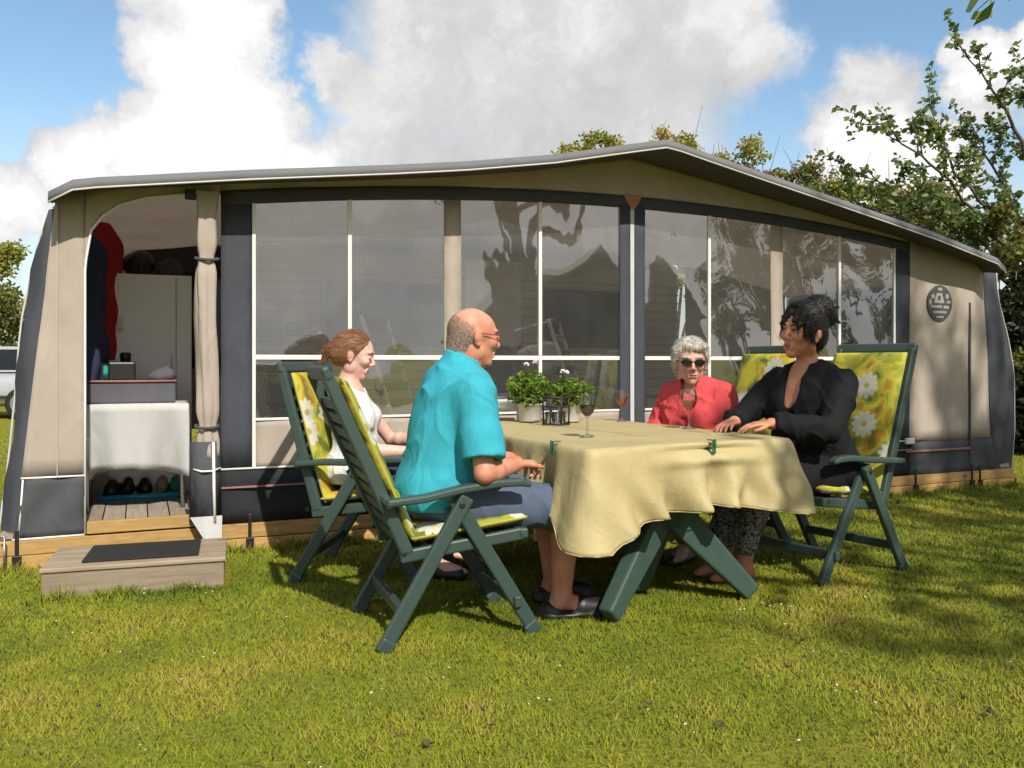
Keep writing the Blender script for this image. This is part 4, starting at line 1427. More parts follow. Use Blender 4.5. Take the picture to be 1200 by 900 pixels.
# ================================================================== GARDEN TABLE
A2 = Vector((.316, 3.43)); TAX = Vector((-.471, .882)).normalized(); TW = Vector((.882, .471)).normalized()
TLEN, TWID = 1.65, 1.10
tabc = A2 + TW * TWID / 2 + TAX * TLEN / 2
TANG = math.atan2(TW.y, TW.x)      # local x = width, y = length
gt = empty('garden_table', (tabc.x, tabc.y, 0), TANG)
tag(gt, 'dark green plastic garden table with splayed legs under a yellow cloth', 'table')
m = MB(); hw, hl = TWID / 2 - .012, TLEN / 2 - .012
pts = []
for (sx, sy, a0) in ((1, -1, -90), (1, 1, 0), (-1, 1, 90), (-1, -1, 180)):
    for i in range(7):
        a = R(a0 + 15 * i); pts.append((sx * (hw - .09) + .09 * math.cos(a), sy * (hl - .09) + .09 * math.sin(a)))
n = len(pts)
m.add([(x, y, .71) for x, y in pts] + [(x, y, .744) for x, y in pts], [tuple(reversed(range(n))), tuple(range(n, 2 * n))] + [(i, (i + 1) % n, n + (i + 1) % n, n + i) for i in range(n)])
m.build('table_top', M['table_green'], gt, bevel=.006)
for sg in (-1, 1):
    cy = sg * .60
    m = MB(); m.tube([(0, cy, .36), (0, cy, .50), (0, cy, .708)], [.075, .08, .12], 12); m.build('column', M['table_green'], gt, True)
    for (fx, fy) in ((-.40, sg * .13), (.40, sg * .13), (0, -sg * .20)):
        d = Vector((fx, fy, 0)).normalized()
        sd = (-d.y, d.x, 0)
        m = MB()
        m.beam((d.x * .02, cy + d.y * .02, .44), (fx, cy + fy, .035), .085, .15, side=sd, w2=.075, h2=.085)
        m.build('leg', M['table_green'], gt, bevel=.014, seg=3)
m = MB(); m.beam((0, -.55, .46), (0, .55, .46), .05, .07, side=(1, 0, 0)); m.build('stretcher', M['table_green'], gt, bevel=.01)


# tablecloth: corners hang lowest, a clip gathers the near side
def tablecloth():
    hw, hl, rc = TWID / 2 + .004, TLEN / 2 + .004, .028
    per = []
    for (sx, sy, a0) in ((1, -1, -90), (1, 1, 0), (-1, 1, 90), (-1, -1, 180)):
        for i in range(8):
            a = R(a0 + 90 * i / 7)
            per.append((sx * (hw - rc) + rc * math.cos(a), sy * (hl - rc) + rc * math.sin(a), math.cos(a), math.sin(a)))
    full = []
    for i in range(len(per)):
        a = per[i]; b = per[(i + 1) % len(per)]
        L = math.hypot(b[0] - a[0], b[1] - a[1]); k_ = max(1, int(round(L / .018)))
        for j in range(k_):
            f = j / k_
            full.append(tuple(a[q] + (b[q] - a[q]) * f for q in range(4)))
    n = len(full)
    corners = [(-hw, -hl), (hw, -hl), (hw, hl), (-hw, hl)]
    CX = .067     # clip on the near (low y) side
    rings = 26
    def zt(x, y):
        return .751 + .0025 * math.sin(x * 9 + y * 4) * math.sin(y * 7 - x * 3)
    vs = []
    for j in range(rings + 1):
        v = j / rings
        for i, (x, y, nx_, ny_) in enumerate(full):
            dc = [math.hypot(x - c[0], y - c[1]) for c in corners]
            cn = math.exp(-(min(dc) / .17) ** 2)
            drop = .300 + .085 * cn
            near = ny_ < -.5 and y < -hl + .1
            if min(dc) == dc[0] : drop += .02 * cn
            if x > hw - .1: drop -= .03 * (1 - cn)
            if min(dc) == dc[1]: drop -= .055 * cn
            if x < -hw + .1 and y > -hl + .12: drop -= .115 * min(1, (y + hl - .12) / .15)
            u = x if abs(ny_) > .7 else y
            fold = .030 * math.sin(u * 17 + 1.0) + .018 * math.sin(u * 31 + 2.2) + .008 * math.sin(u * 57)
            out_ = (fold * v ** 1.2 * (1 - cn) + .055 * cn * v + .018 * v)
            side_ = 0.0
            z = zt(x, y) - drop * v
            if near:
                q = math.exp(-((x - CX) / .045) ** 2)
                q2 = math.exp(-((x - CX) / .16) ** 2)
                out_ += -.055 * q * v ** .8 + .045 * (math.exp(-((x - CX - .095) / .04) ** 2) + math.exp(-((x - CX + .105) / .045) ** 2)) * v
                # pinched crease runs sideways just under the edge
                out_ += -.034 * math.exp(-((x - CX) / .21) ** 2) * math.exp(-((v - .10) / .045) ** 2) + .022 * math.exp(-((x - CX) / .25) ** 2) * math.exp(-((v - .26) / .08) ** 2)
                side_ = -.10 * (x - CX) * math.exp(-((x - CX) / .25) ** 2) * math.exp(-((v - .1) / .15) ** 2)
                z += .03 * q2 * v
                # diagonal drag lines from clip to the corners
                out_ += .022 * math.sin((abs(x - CX) * 1.5 + v * .30) * 20) * v * (1 - cn) + .010 * math.sin((x - v * .25) * 37) * v
            if min(dc) == dc[0]:
                out_ += .03 * cn * v * v
            if min(dc) == dc[1]:
                out_ += .045 * cn * v
            rr = .012 * (1 - math.exp(-v * drop / .012))
            vs.append((x + nx_ * (out_ + rr) + side_, y + ny_ * (out_ + rr), z - (.0 if v == 0 else 0)))
    fs = [(j * n + i, (j + 1) * n + i, (j + 1) * n + (i + 1) % n, j * n + (i + 1) % n) for j in range(rings) for i in range(n)]
    # top: rings shrinking toward the middle line
    base = 0; prev = list(range(n)); K = 10
    for r_ in range(1, K + 1):
        f = 1 - r_ / (K + .001)
        ring = []
        for i, (x, y, _, _) in enumerate(full):
            yy = y if r_ < K else y
            X = x * f; Y = y * (1 - .28 * r_ / K) if abs(y) > hl - .5 else y
            Y = y * (1 - .5 * r_ / K)
            ring.append(len(vs)); vs.append((X, Y, zt(X, Y) + .0015 * math.sin(X * 30 + Y * 22)))
        fs += [(prev[i], prev[(i + 1) % n], ring[(i + 1) % n], ring[i]) for i in range(n)]
        prev = ring
    hem_pts = [vs[rings * n + i] for i in range(0, n, 2)]
    mb = MB(); mb.add(vs, fs)
    o = mb.build('tablecloth', M['table_cloth'], None, True, solid=.0014, soff=1)
    hm = MB(); hm.tube(hem_pts, .0032, 5, closed=True); hm.build('hem', M['table_cloth'], o, True)
    o.location = (tabc.x, tabc.y, 0); o.rotation_euler = (0, 0, TANG)
    tag(o, 'pale yellow cloth draped over the green garden table', 'tablecloth')
    return CX


CX = tablecloth()


def tabpt(x, y, z=.756):
    p = tabc + TW * x + TAX * y
    return (p.x, p.y, z)


def clip(x, y, rz, lab):
    e = empty('cloth_clip', tabpt(x, y, .0), TANG + rz)
    tag(e, lab, 'clip', 'green clips holding the tablecloth')
    m = MB(); m.box((-.010, -.012, .762), (.010, .022, .766)); m.box((-.010, -.018, .705), (.010, -.013, .766)); m.build('jaw', M['clip_green'], e, bevel=.003)
    m = MB(); m.box((-.006, -.026, .738), (.006, -.0185, .770)); m.build('lever', M['clip_green'], e, bevel=.003)


clip(CX, -TLEN / 2 - .015, 0, 'green plastic clip holding the cloth at the near end of the table')
clip(-TWID / 2 - .016, -TLEN / 2 + .245, -math.pi / 2, 'green plastic clip holding the cloth at the left side beyond the man')


# wine glasses
def wine_glass(loc, H, wine, fill, lab, sc=1.0):
    e = empty('wine_glass', loc)
    tag(e, lab, 'wine glass', 'wine glasses on the table')
    b0 = H * .46
    prof = [(.0, .0), (.034, .001), (.033, .003), (.010, .008), (.0042, .016), (.0038, b0 - .012), (.008, b0), (.024, b0 + .014), (.035, b0 + .036), (.039, b0 + .058), (.037, H - .03), (.033, H)]
    m = MB(); m.lathe([(r * sc, z) for r, z in prof], 24); m.build('glass', M['glassware'], e, True)
    zf = b0 + .058 * fill
    ins = [(.0, b0 + .003), (.006, b0 + .003), (.0225, b0 + .016), (.0335, b0 + .037), (.0372, b0 + .057)]
    ins = [(r, z) for r, z in ins if z <= zf] + [(np.interp(zf, [z for _, z in ins], [r for r, _ in ins]), zf), (0, zf)]
    m = MB(); m.lathe([(r * sc, z) for r, z in ins], 24); m.build('drink', M[wine], e, True)


wine_glass((.350, 3.97, .757), .20, 'wine', .95, 'glass of red wine standing nearest on the yellow cloth', 1.05)
wine_glass((.650, 5.05, .757), .18, 'rose_drink', .9, 'glass of orange drink at the far end of the table', .95)
wine_glass((.925, 4.46, .757), .205, 'rose_drink', .9, 'glass of rose wine in front of the lady in the coral jacket', 1.1)

# candle lantern of black wire
ln = empty('candle_lantern', (.245, 4.74, .757), .3)
tag(ln, 'black wire candle lantern with glass cups on the yellow cloth', 'lantern')
m = MB()
for z in (.005, .10, .15):
    m.tube([(.075 * math.cos(a), .075 * math.sin(a), z) for a in np.linspace(0, 2 * math.pi, 25)[:-1]], .005, 6, closed=True)
for a in np.linspace(0, 2 * math.pi, 9)[:-1]:
    m.tube([(.075 * math.cos(a), .075 * math.sin(a), .0), (.078 * math.cos(a), .078 * math.sin(a), .08), (.075 * math.cos(a), .075 * math.sin(a), .16)], .004, 6)
m.build('frame', M['wire_black'], ln, True)
for a in (.4, 2.5, 4.6):
    x, y = .036 * math.cos(a), .036 * math.sin(a)
    m = MB(); m.lathe([(0, .008), (.026, .008), (.028, .07), (.0265, .07), (.0245, .012), (0, .012)], 14, (x, y, 0)); g = m.build('glass_cup', M['glassware'], ln, True)
    m = MB(); m.lathe([(0, .013), (.021, .013), (.021, .045), (0, .047)], 12, (x, y, 0)); m.build('candle', M['wax'], g, True)


# leaves ---------------------------------------------------------------
def leaf_mesh(name, P, size, tint, nrm_bias=None, aspect=.55, jit=.35, seed=1):
    """P (n,3) leaf bases; every leaf a small folded blade of two triangles"""
    r = np.random.default_rng(seed)
    n = len(P)
    L = size * (1 + jit * r.uniform(-1, 1, n))
    d = r.normal(0, 1, (n, 3)); d[:, 2] *= .6
    if nrm_bias is not None: d += nrm_bias
    d /= np.linalg.norm(d, axis=1)[:, None]
    q = r.normal(0, 1, (n, 3)); q[:, 2] *= .5
    s = np.cross(d, q); s /= np.linalg.norm(s, axis=1)[:, None] + 1e-9
    u = np.cross(s, d)
    mid = P + d * (L * .5)[:, None] - u * (L * .08)[:, None]
    a = mid + s * (L * aspect * .5)[:, None] + u * (L * .16)[:, None]
    b = mid - s * (L * aspect * .5)[:, None] + u * (L * .16)[:, None]
    tip = P + d * L[:, None]
    V = np.stack([P, a, tip, b], 1).reshape(-1, 3)
    i0 = np.arange(n) * 4
    F = np.concatenate([np.stack([i0, i0 + 1, i0 + 2], 1), np.stack([i0, i0 + 2, i0 + 3], 1)])
    me = np_mesh(name, V, F)
    set_tint(me, np.repeat(np.clip(tint, 0, 1), 4))
    return me


def pot_plant(loc, r_pot, h_pot, r_pl, h_pl, seed, lab, flowers):
    e = empty('potted_plant', loc)
    tag(e, lab, 'potted plant', 'potted plants on the garden table')
    m = MB(); m.lathe([(0, 0), (r_pot * .82, 0), (r_pot * .86, .006), (r_pot, h_pot - .01), (r_pot * 1.06, h_pot - .008), (r_pot * 1.06, h_pot), (r_pot * .92, h_pot), (r_pot * .90, h_pot - .02), (0, h_pot - .02)], 28); m.build('pot', M['pot_glaze'], e, True)
    m = MB(); m.lathe([(r_pot * .89, h_pot - .018), (0, h_pot - .012)], 20); m.build('soil', M['soil'], e)
    r = np.random.default_rng(seed)
    n = 2300
    q = r.normal(0, 1, (n, 3)); q /= np.linalg.norm(q, axis=1)[:, None]
    rad = r.random(n) ** .45
    bump = 1 + .18 * np.sin(q[:, 0] * 5 + seed) * np.sin(q[:, 1] * 5 + 1) + .15 * np.sin(q[:, 2] * 7)
    P = np.stack([q[:, 0] * r_pl, q[:, 1] * r_pl, q[:, 2] * h_pl * .5], 1) * (rad * bump)[:, None]
    P[:, 2] += h_pot + h_pl * .42
    P = P[P[:, 2] > h_pot - .01]
    me = leaf_mesh('foliage', P, .026, .45 + .25 * r.normal(0, 1, len(P)), aspect=.6, seed=seed)
    link('foliage', me, M['leaf_pot'], e)
    m = MB()
    for i in range(14):
        a = r.uniform(0, 6.28); rr = r_pl * .7 * r.random()
        m.tube([(0, 0, h_pot - .02), (rr * .5 * math.cos(a), rr * .5 * math.sin(a), h_pot + h_pl * .3), (rr * math.cos(a), rr * math.sin(a), h_pot + h_pl * .75)], .0018, 5)
    m.build('stem', M['twig'], e)
    m = MB()
    for (fx, fy, fz) in flowers:
        m.tube([(fx * .3, fy * .3, h_pot + h_pl * .5), (fx, fy, fz)], .0013, 4)
    if flowers: m.build('flower_stalk', M['clip_green'], e)
    for (fx, fy, fz) in flowers:
        m = MB()
        for k in range(9):
            a = r.uniform(0, 6.28); b = r.uniform(-.4, 1.2); rr = .012
            c = Vector((fx + rr * math.cos(a) * math.cos(b), fy + rr * math.sin(a) * math.cos(b), fz + rr * math.sin(b)))
            m.tube([c - Vector((0, 0, .005)), c + Vector((0, 0, .005))], [.008, .005], 6)
        m.build('flower', M['pink_flower'] if fx > 0 else M['daisy'], e, True)


pot_plant((.105, 5.00, .757), .075, .105, .125, .20, 5, 'leafy green plant in a pale round pot, left of the pair on the table', [(.03, -.02, .345), (-.02, .0, .33)])
pot_plant((.335, 4.98, .757), .07, .10, .125, .165, 9, 'leafy green plant in a pale pot right behind the wire lantern', [(-.04, .0, .29), (-.02, -.03, .285)])


# ================================================================== CHAIRS
def pad(w, L, th, name, parent, mat, place, nseg=14, seam=True):
    """stuffed cushion slab: local u across, v along, bulging; place maps (u,v,h)->point; stitched tuft lines"""
    nu, nv = nseg, nseg * 2
    vs = []; uv = []
    for side in (1, -1):
        for j in range(nv + 1):
            for i in range(nu + 1):
                a = i / nu * 2 - 1; b = j / nv * 2 - 1
                e = (1 - abs(a) ** 5) ** .5 * (1 - abs(b) ** 8) ** .5
                q = .5 * th * (0.15 + .85 * e) if (abs(a) < 1 and abs(b) < 1) else .5 * th * .15
                if seam:
                    for t_ in (-.36, .30):
                        q *= 1 - .45 * math.exp(-((b - t_) / .035) ** 2)
                cr = .06
                vs.append(place(a * w / 2, (b + 1) / 2 * L, side * q))
                uv.append((a * w / 2 + .31, (b + 1) / 2 * L + (0 if side > 0 else 3)))
    W_ = nu + 1; off = (nu + 1) * (nv + 1)
    fs = []
    for j in range(nv):
        for i in range(nu):
            fs.append((j * W_ + i, j * W_ + i + 1, (j + 1) * W_ + i + 1, (j + 1) * W_ + i))
            fs.append((off + j * W_ + i, off + (j + 1) * W_ + i, off + (j + 1) * W_ + i + 1, off + j * W_ + i + 1))
    ring = [i for i in range(nu + 1)] + [j * W_ + nu for j in range(1, nv + 1)] + [nv * W_ + i for i in range(nu - 1, -1, -1)] + [j * W_ for j in range(nv - 1, 0, -1)]
    n = len(ring)
    for i in range(n):
        a, b = ring[i], ring[(i + 1) % n]
        fs.append((a, off + a, off + b, b))
    me = bpy.data.meshes.new(name); me.from_pydata(vs, [], fs); me.update()
    ul = me.uv_layers.new(name='uv')
    for lp in me.loops: ul.data[lp.index].uv = uv[lp.vertex_index]
    bm_ = bmesh.new(); bm_.from_mesh(me); bmesh.ops.recalc_face_normals(bm_, faces=bm_.faces); bm_.to_mesh(me); bm_.free()
    return link(name, me, M[mat], parent, True)


def garden_chair(loc, yaw, recline, lab, L=.87, uvshift=0.0, clab=''):
    e = empty('garden_chair', loc, yaw)
    tag(e, lab, 'chair', 'green reclining garden chairs round the table')
    mt_ = M['chair_green']
    W2 = .28
    ca_, sa_ = math.cos(recline), math.sin(recline)
    ap = math.tan(recline) * .1
    rear_z = .585 - .10 * (recline - R(18)) / R(12) * .4
    for sy in (-1, 1):
        y = sy * W2
        m = MB(); m.beam((.02, y, .575), (-.305, y, .022), .030, .058, side=(0, 1, 0)); m.beam((-.285, y, .045), (-.318, y, .0), .034, .062, side=(0, 1, 0))
        m.build('leg', mt_, e, bevel=.008)
        yo = y - sy * .034
        m = MB(); m.beam((-.03, yo, .575), (.31, yo, .022), .030, .058, side=(0, 1, 0)); m.beam((.29, yo, .045), (.323, yo, .0), .034, .062, side=(0, 1, 0))
        m.build('leg', mt_, e, bevel=.008)
        m = MB()
        pts = [(-.30, rear_z), (-.15, rear_z + .012), (0, .606), (.14, .622), (.24, .622), (.285, .610)]
        vs_ = []
        for i, (x, z) in enumerate(pts):
            w_ = [.046, .050, .056, .060, .058, .044][i]
            th_ = [.030, .032, .032, .032, .030, .024][i]
            for (a, b) in ((-1, -1), (1, -1), (1, 1), (-1, 1)):
                vs_.append((x, y + a * w_ / 2 , z + b * th_ / 2))
        n_ = len(pts)
        fs_ = [(0, 1, 2, 3), tuple(reversed([(n_ - 1) * 4 + q for q in range(4)]))]
        for i in range(n_ - 1):
            for q in range(4):
                fs_.append((i * 4 + q, (i + 1) * 4 + q, (i + 1) * 4 + (q + 1) % 4, i * 4 + (q + 1) % 4))
        m.add(vs_, [tuple(reversed(f)) for f in fs_])
        m.build('armrest', mt_, e, bevel=.010, seg=3)
        m = MB(); b0 = (-.205, y - sy * .055, .355); tp = (-.205 - L * sa_, y - sy * .055, .355 + L * ca_)
        m.beam(b0, tp, .036, .052, side=(0, 1, 0), h2=.046); m.build('back_post', mt_, e, bevel=.010, seg=3)
        m = MB(); m.beam((-.235, y - sy * .055, .345), (.27, y - sy * .055, .405), .030, .050, side=(0, 1, 0)); m.build('seat_rail', mt_, e, bevel=.008)
        m = MB(); q = .24 / ca_; m.beam((-.205 - q * sa_, y - sy * .055, .355 + .24), (-.28, y, rear_z - .01), .026, .03, side=(0, 0, 1)); m.build('arm_bracket', mt_, e, bevel=.005)
        for (bx_, bz_) in ((-.005, .545), (-.235, .372), (-.292, rear_z - .01)):
            m = MB(); m.tube([(bx_, y + sy * .012, bz_), (bx_, y + sy * .021, bz_)], .012, 12); m.build('bolt', M['black_plastic'], e, bevel=.003)
    for (x, z) in ((-.235, .14), (.235, .14)):
        m = MB(); m.beam((x, -W2, z), (x, W2, z), .03, .045, side=(1, 0, 0)); m.build('stretcher', mt_, e, bevel=.006)
    m = MB(); m.beam((.27, -W2 + .04, .405), (.27, W2 - .04, .405), .05, .045, side=(1, 0, 0)); m.build('front_rail', mt_, e, bevel=.010)
    m = MB(); m.beam((-.205 - L * sa_, -W2 + .032, .355 + L * ca_), (-.205 - L * sa_, W2 - .032, .355 + L * ca_), .036, .060, side=(ca_, 0, sa_)); m.build('top_rail', mt_, e, bevel=.014, seg=3)
    slat = MB(); slat.box((-.010, -W2 + .075, -.022), (.004, W2 - .075, .022))
    sl_me = slat.mesh('back_slat')
    for i in range(10):
        f = .07 + .8 * i / 9.5
        o = link('back_slat', sl_me, mt_ if i == 0 else None, e)
        o.location = (-.205 - f * L * sa_, 0, .355 + f * L * ca_); o.rotation_euler = (0, -recline, 0)
    for i in range(6):
        f = (i + .5) / 6
        o = link('seat_slat', sl_me, None, e)
        o.location = (-.19 + .43 * f, 0, .352 + .05 * f); o.rotation_euler = (0, R(90) - .12, 0)
    # cushion: its own thing lying on the chair
    c = empty('chair_cushion', loc, yaw)
    tag(c, clab, 'cushion', 'floral cushions on the garden chairs')
    def pl_back(u, v, h):
        q = .03 + v
        x = -.205 - q * sa_ + (.048 + h) * ca_
        z = .355 + q * ca_ + (.048 + h) * sa_
        return (x, u, z)
    def pl_seat(u, v, h):
        return (-.19 + v, u, .387 + v * .118 + .027 + h - .00)
    o = pad(.455, L - .07, .058, 'back_pad', c, 'cushion_print', pl_back)
    o2 = pad(.47, .48, .056, 'seat_pad', c, 'cushion_print', pl_seat, seam=False)
    for q in (o, o2):
        ul = q.data.uv_layers[0]
        for d in ul.data: d.uv = (d.uv[0] + uvshift, d.uv[1] + uvshift * 1.7)
    return e


CH_MAN = ((-.290, 3.603, 0), R(20), R(24))
CH_GIRL = ((-.75, 4.50, 0), R(-6), R(15))
CH_DARK = ((1.66, 4.585, 0), R(213), R(19))
CH_OLD = ((1.24, 5.20, 0), R(207), R(19))
garden_chair(*CH_MAN, 'green reclining garden chair under the man in the turquoise shirt', L=.77, uvshift=.0, clab='yellow floral cushion behind the man in the turquoise shirt')
garden_chair(*CH_GIRL, 'green reclining garden chair under the girl in the white top', L=.745, uvshift=.9, clab='yellow floral cushion behind the girl in the white top')
garden_chair(*CH_DARK, 'green reclining garden chair under the dark haired woman in black', uvshift=1.71, clab='green floral cushion with white daisies behind the woman in black')
garden_chair(*CH_OLD, 'green reclining garden chair behind the white haired lady in coral', uvshift=2.3, clab='yellow floral cushion behind the white haired lady in coral')
# ================================================================== PEOPLE
def V3(*a): return np.array(a, dtype=float)


def rot_euler(yaw, pitch, roll=0.0):
    """columns: face-forward x, left y, up z"""
    return np.array((Matrix.Rotation(yaw, 3, 'Z') @ Matrix.Rotation(pitch, 3, 'Y') @ Matrix.Rotation(roll, 3, 'X')))


class Person:
    def __init__(self, label, group, loc, yaw, skin, h=.0045):
        self.loc, self.yaw, self.skin, self.h = loc, yaw, skin, h
        self.label = label; self.kids = []
    def frame(self, hip, lean, sc):
        self.hip, self.Rt, self.sc = V3(*hip), rot_euler(0, lean), sc
    def t(self, x, y, z):
        return self.hip + self.Rt @ (V3(x, y, z) * self.sc)
    # torso list: (centre, radii) in the spine frame, origin at the hips
    def torso(self, v, prims, g=0.0, k=.05):
        for (c, r) in prims:
            v.ell(self.t(*c), np.array(r) * self.sc + g, self.Rt, k)
    def head(self, v, c, rot, s=1.0, fem=False, old=False):
        self.hc, self.hr, self.hs = V3(*c), rot, s
        H = self.H
        k = .016 * s
        E_ = lambda c_, r_, kk=k, sub=False: v.ell(H(*c_), np.array(r_) * s, rot, kk, sub)
        E_((-.012, 0, .030), (.098, .076, .092))
        E_((.030, 0, .020), (.064, .066, .080))
        E_((.034, 0, -.045), (.052, .054 if not fem else .049, .064), .02 * s)
        E_((.066, 0, -.092), (.022, .026 if not fem else .02, .020), .022 * s)       # chin
        for sy in (-1, 1):
            E_((.000, sy * .050, -.055), (.03, .016, .030), .025 * s)               # jaw corner
            E_((.066, sy * .040, -.012), (.026, .022, .022), .018 * s)              # cheekbone
            E_((.089, sy * .033, .014), (.013, .020, .011), .012 * s, True)         # eye socket
            E_((.081, sy * .033, .013), (.0125, .0140, .0095), .004 * s)            # eyeball under lid
            v.cone(H(.088, sy * .014, .036), H(.078, sy * .050, .038), .0085 * s, .007 * s, .012 * s)   # brow
            E_((.099, sy * .0125, -.024), (.010, .0085, .008), .006 * s)            # nostril
            # ear
            E_((-.006, sy * .078, .000), (.020, .008, .032), .006 * s)
            E_((-.010, sy * .086, .006), (.016, .006, .022), .006 * s)
            E_((.000, sy * .079, -.026), (.009, .007, .011), .006 * s)
        v.cone(H(.088, 0, .028), H(.110, 0, -.016), .008 * s, .0100 * s, .010 * s)
        E_((.109, 0, -.019), (.0095, .010, .0085), .006 * s)
        v.cone(H(.087, -.020, -.053), H(.087, .020, -.053), .0075 * s, .0075 * s, .008 * s)
        v.cone(H(.084, -.018, -.066), H(.084, .018, -.066), .0080 * s, .0080 * s, .008 * s)
        E_((.099, 0, -.0595), (.012, .026, .0022), .003 * s, True)                  # mouth line
    def H(self, x, y, z):
        return self.hc + self.hr @ (V3(x, y, z) * self.hs)
    def hand(self, v, wrist, f, n, side, curl=.6, s=1.0, spread=.10, thumb_in=.5):
        """f: along the hand, n: out of the palm, side: +1/-1 which side the thumb leaves"""
        f = np.array(f, float); f /= np.linalg.norm(f)
        n = np.array(n, float); n -= f * (n @ f); n /= np.linalg.norm(n)
        th = np.cross(f, n) * side
        w = np.array(wrist, float)
        k = .006
        for o_ in (-.028, -.009, .010, .027):
            v.cone(w + th * o_ * .55 * s, w + f * .085 * s + th * o_ * s, .0145 * s, .0115 * s, .010, flat=(n, 1.15))
        v.ell(w + f * .045 * s, (.05 * s, .05 * s, .016 * s), np.stack([f, th, n], 1), .012)
        for (o_, ln, off) in ((.029, .92, .086), (.0097, 1.03, .090), (-.0097, .97, .087), (-.0285, .76, .080)):
            p = w + f * off * s + th * o_ * s
            d0 = f + th * (o_ / .03) * spread
            a = curl * .55
            for (L, r0, r1, da) in ((.043, .0092, .0083, 0), (.026, .0083, .0075, curl * .9), (.021, .0075, .0063, curl * .6)):
                a += da
                d = d0 * math.cos(a) + n * math.sin(a)
                d /= np.linalg.norm(d)
                q = p + d * L * ln * s
                v.cone(p, q, r0 * s, r1 * s, k * .6)
                p = q
        p = w + f * .022 * s + th * .022 * s
        d = f * .62 + th * .72 + n * .35 * thumb_in
        d /= np.linalg.norm(d)
        q = p + d * .044 * s
        v.cone(p, q, .0145 * s, .0105 * s, .010)
        d = f * .85 + th * (.45 - .5 * thumb_in) + n * .45 * thumb_in
        d /= np.linalg.norm(d)
        p2 = q + d * .032 * s
        v.cone(q, p2, .0105 * s, .0095 * s, .004)
        d = f * .95 + th * (.15 - .4 * thumb_in) + n * .4 * thumb_in
        d /= np.linalg.norm(d)
        v.cone(p2, p2 + d * .024 * s, .0095 * s, .0075 * s, .004)
    def arm(self, v, sh, el, wr, r=(.052, .043, .030), k=.03, g=0.0):
        v.cone(sh, el, r[0] + g, r[1] * .93 + g, k)
        mid = el + (wr - el) * .28
        v.cone(el, mid, r[1] * .93 + g, r[1] * 1.06 + g, .015)
        v.cone(mid, wr, r[1] * 1.06 + g, r[2] + g, .012)
    def leg(self, v, hip, kn, an, r=(.088, .060, .042), k=.04, g=0.0, upto=1.0):
        v.cone(hip, kn, r[0] + g, r[1] + g, k)
        if upto > 0:
            calf = kn + (an - kn) * .32 - V3(.018, 0, 0)
            v.cone(kn, calf, r[1] * .95 + g, r[1] * .95 + g, .02)
            v.cone(calf, kn + (an - kn) * upto, r[1] * .95 + g, (r[1] * .95 + (r[2] - r[1] * .95) * upto) + g, .02)
    def foot(self, v, an, d, L=.20, r=.036):
        d = np.array(d, float); d /= np.linalg.norm(d)
        v.cone(an, an - d * .03 + V3(0, 0, -.05), r, r * .95, .02)
        v.cone(an + V3(0, 0, -.03), an + d * L * .7 + V3(0, 0, -.065), r * 1.05, r * .75, .02)
        v.cone(an + d * L * .4 + V3(0, 0, -.06), an + d * L * .85 + V3(0, 0, -.07), r * 1.05, r * .65, .02, flat=((0, 0, 1), 1.3))
    def finish_body(self, v, name='person'):
        me = v.mesh(name)
        o = link(name, me, M[self.skin], None, True)
        o.location = self.loc; o.rotation_euler = (0, 0, self.yaw)
        tag(o, self.label, 'person', 'people sitting round the garden table')
        self.o = o
        return o
    def child(self, name, v, mat, bump=None):
        me = v.mesh(name, bump) if isinstance(v, Vox) else v.mesh(name)
        return link(name, me, M[mat], self.o, True)
    def strands(self, hair, mat, n, L, w, flow, lift, seed=3, mess=.28, fade=None):
        """short loose hairs lying along the combed hair, so its outline frays"""
        me = hair.data; N = len(me.vertices)
        co = np.empty(N * 3, dtype=np.float32); me.vertices.foreach_get('co', co); co = co.reshape(-1, 3).astype(float)
        no = np.empty(N * 3, dtype=np.float32); me.vertices.foreach_get('normal', no); no = no.reshape(-1, 3).astype(float)
        r = np.random.default_rng(seed)
        k = r.integers(0, N, n); P = co[k]; Nn = no[k]
        # only where the hair looks outward from the head
        out = P - self.H(-.01, 0, .02); keep = (np.einsum('ij,ij->i', out, Nn) > .3 * np.linalg.norm(out, axis=1))
        if fade is not None:
            keep &= r.random(len(P)) < fade(P)
        P, Nn = P[keep], Nn[keep]; n = len(P)
        F = flow(P, self.H); F = F / (np.linalg.norm(F, axis=1)[:, None] + 1e-9) + r.normal(0, mess, (n, 3))
        F -= Nn * np.einsum('ij,ij->i', F, Nn)[:, None]; F /= np.linalg.norm(F, axis=1)[:, None] + 1e-9
        S = np.cross(F, Nn)
        LL = (L * r.uniform(.5, 1.3, n))[:, None]; up = (lift * r.uniform(.2, 1.3, n))[:, None]
        a = P - Nn * .001; b = P + F * LL * .5 + Nn * (LL * up * .5 + .0008); c = P + F * LL + Nn * (LL * up * .6 - .0004) + r.normal(0, .06, (n, 3)) * LL
        V = np.stack([a - S * w, a + S * w, b - S * w * .8, b + S * w * .8, c], 1).reshape(-1, 3)
        i0 = np.arange(n) * 5
        T = np.concatenate([np.stack([i0, i0 + 1, i0 + 3], 1), np.stack([i0, i0 + 3, i0 + 2], 1), np.stack([i0 + 2, i0 + 3, i0 + 4], 1)])
        m2 = np_mesh('strands', V, T)
        set_tint(m2, np.repeat(np.clip(r.normal(.5, .25, n), 0, 1), 5))
        if fade is not None:      # close cropped: only the hairs themselves, thinning out to bare skin
            hair.data = m2; m2.materials.clear(); m2.materials.append(M[mat]); tag(hair, kind='stuff')
            return hair
        o = link('strands', m2, M[mat], hair)
        tag(o, kind='stuff')
        return o
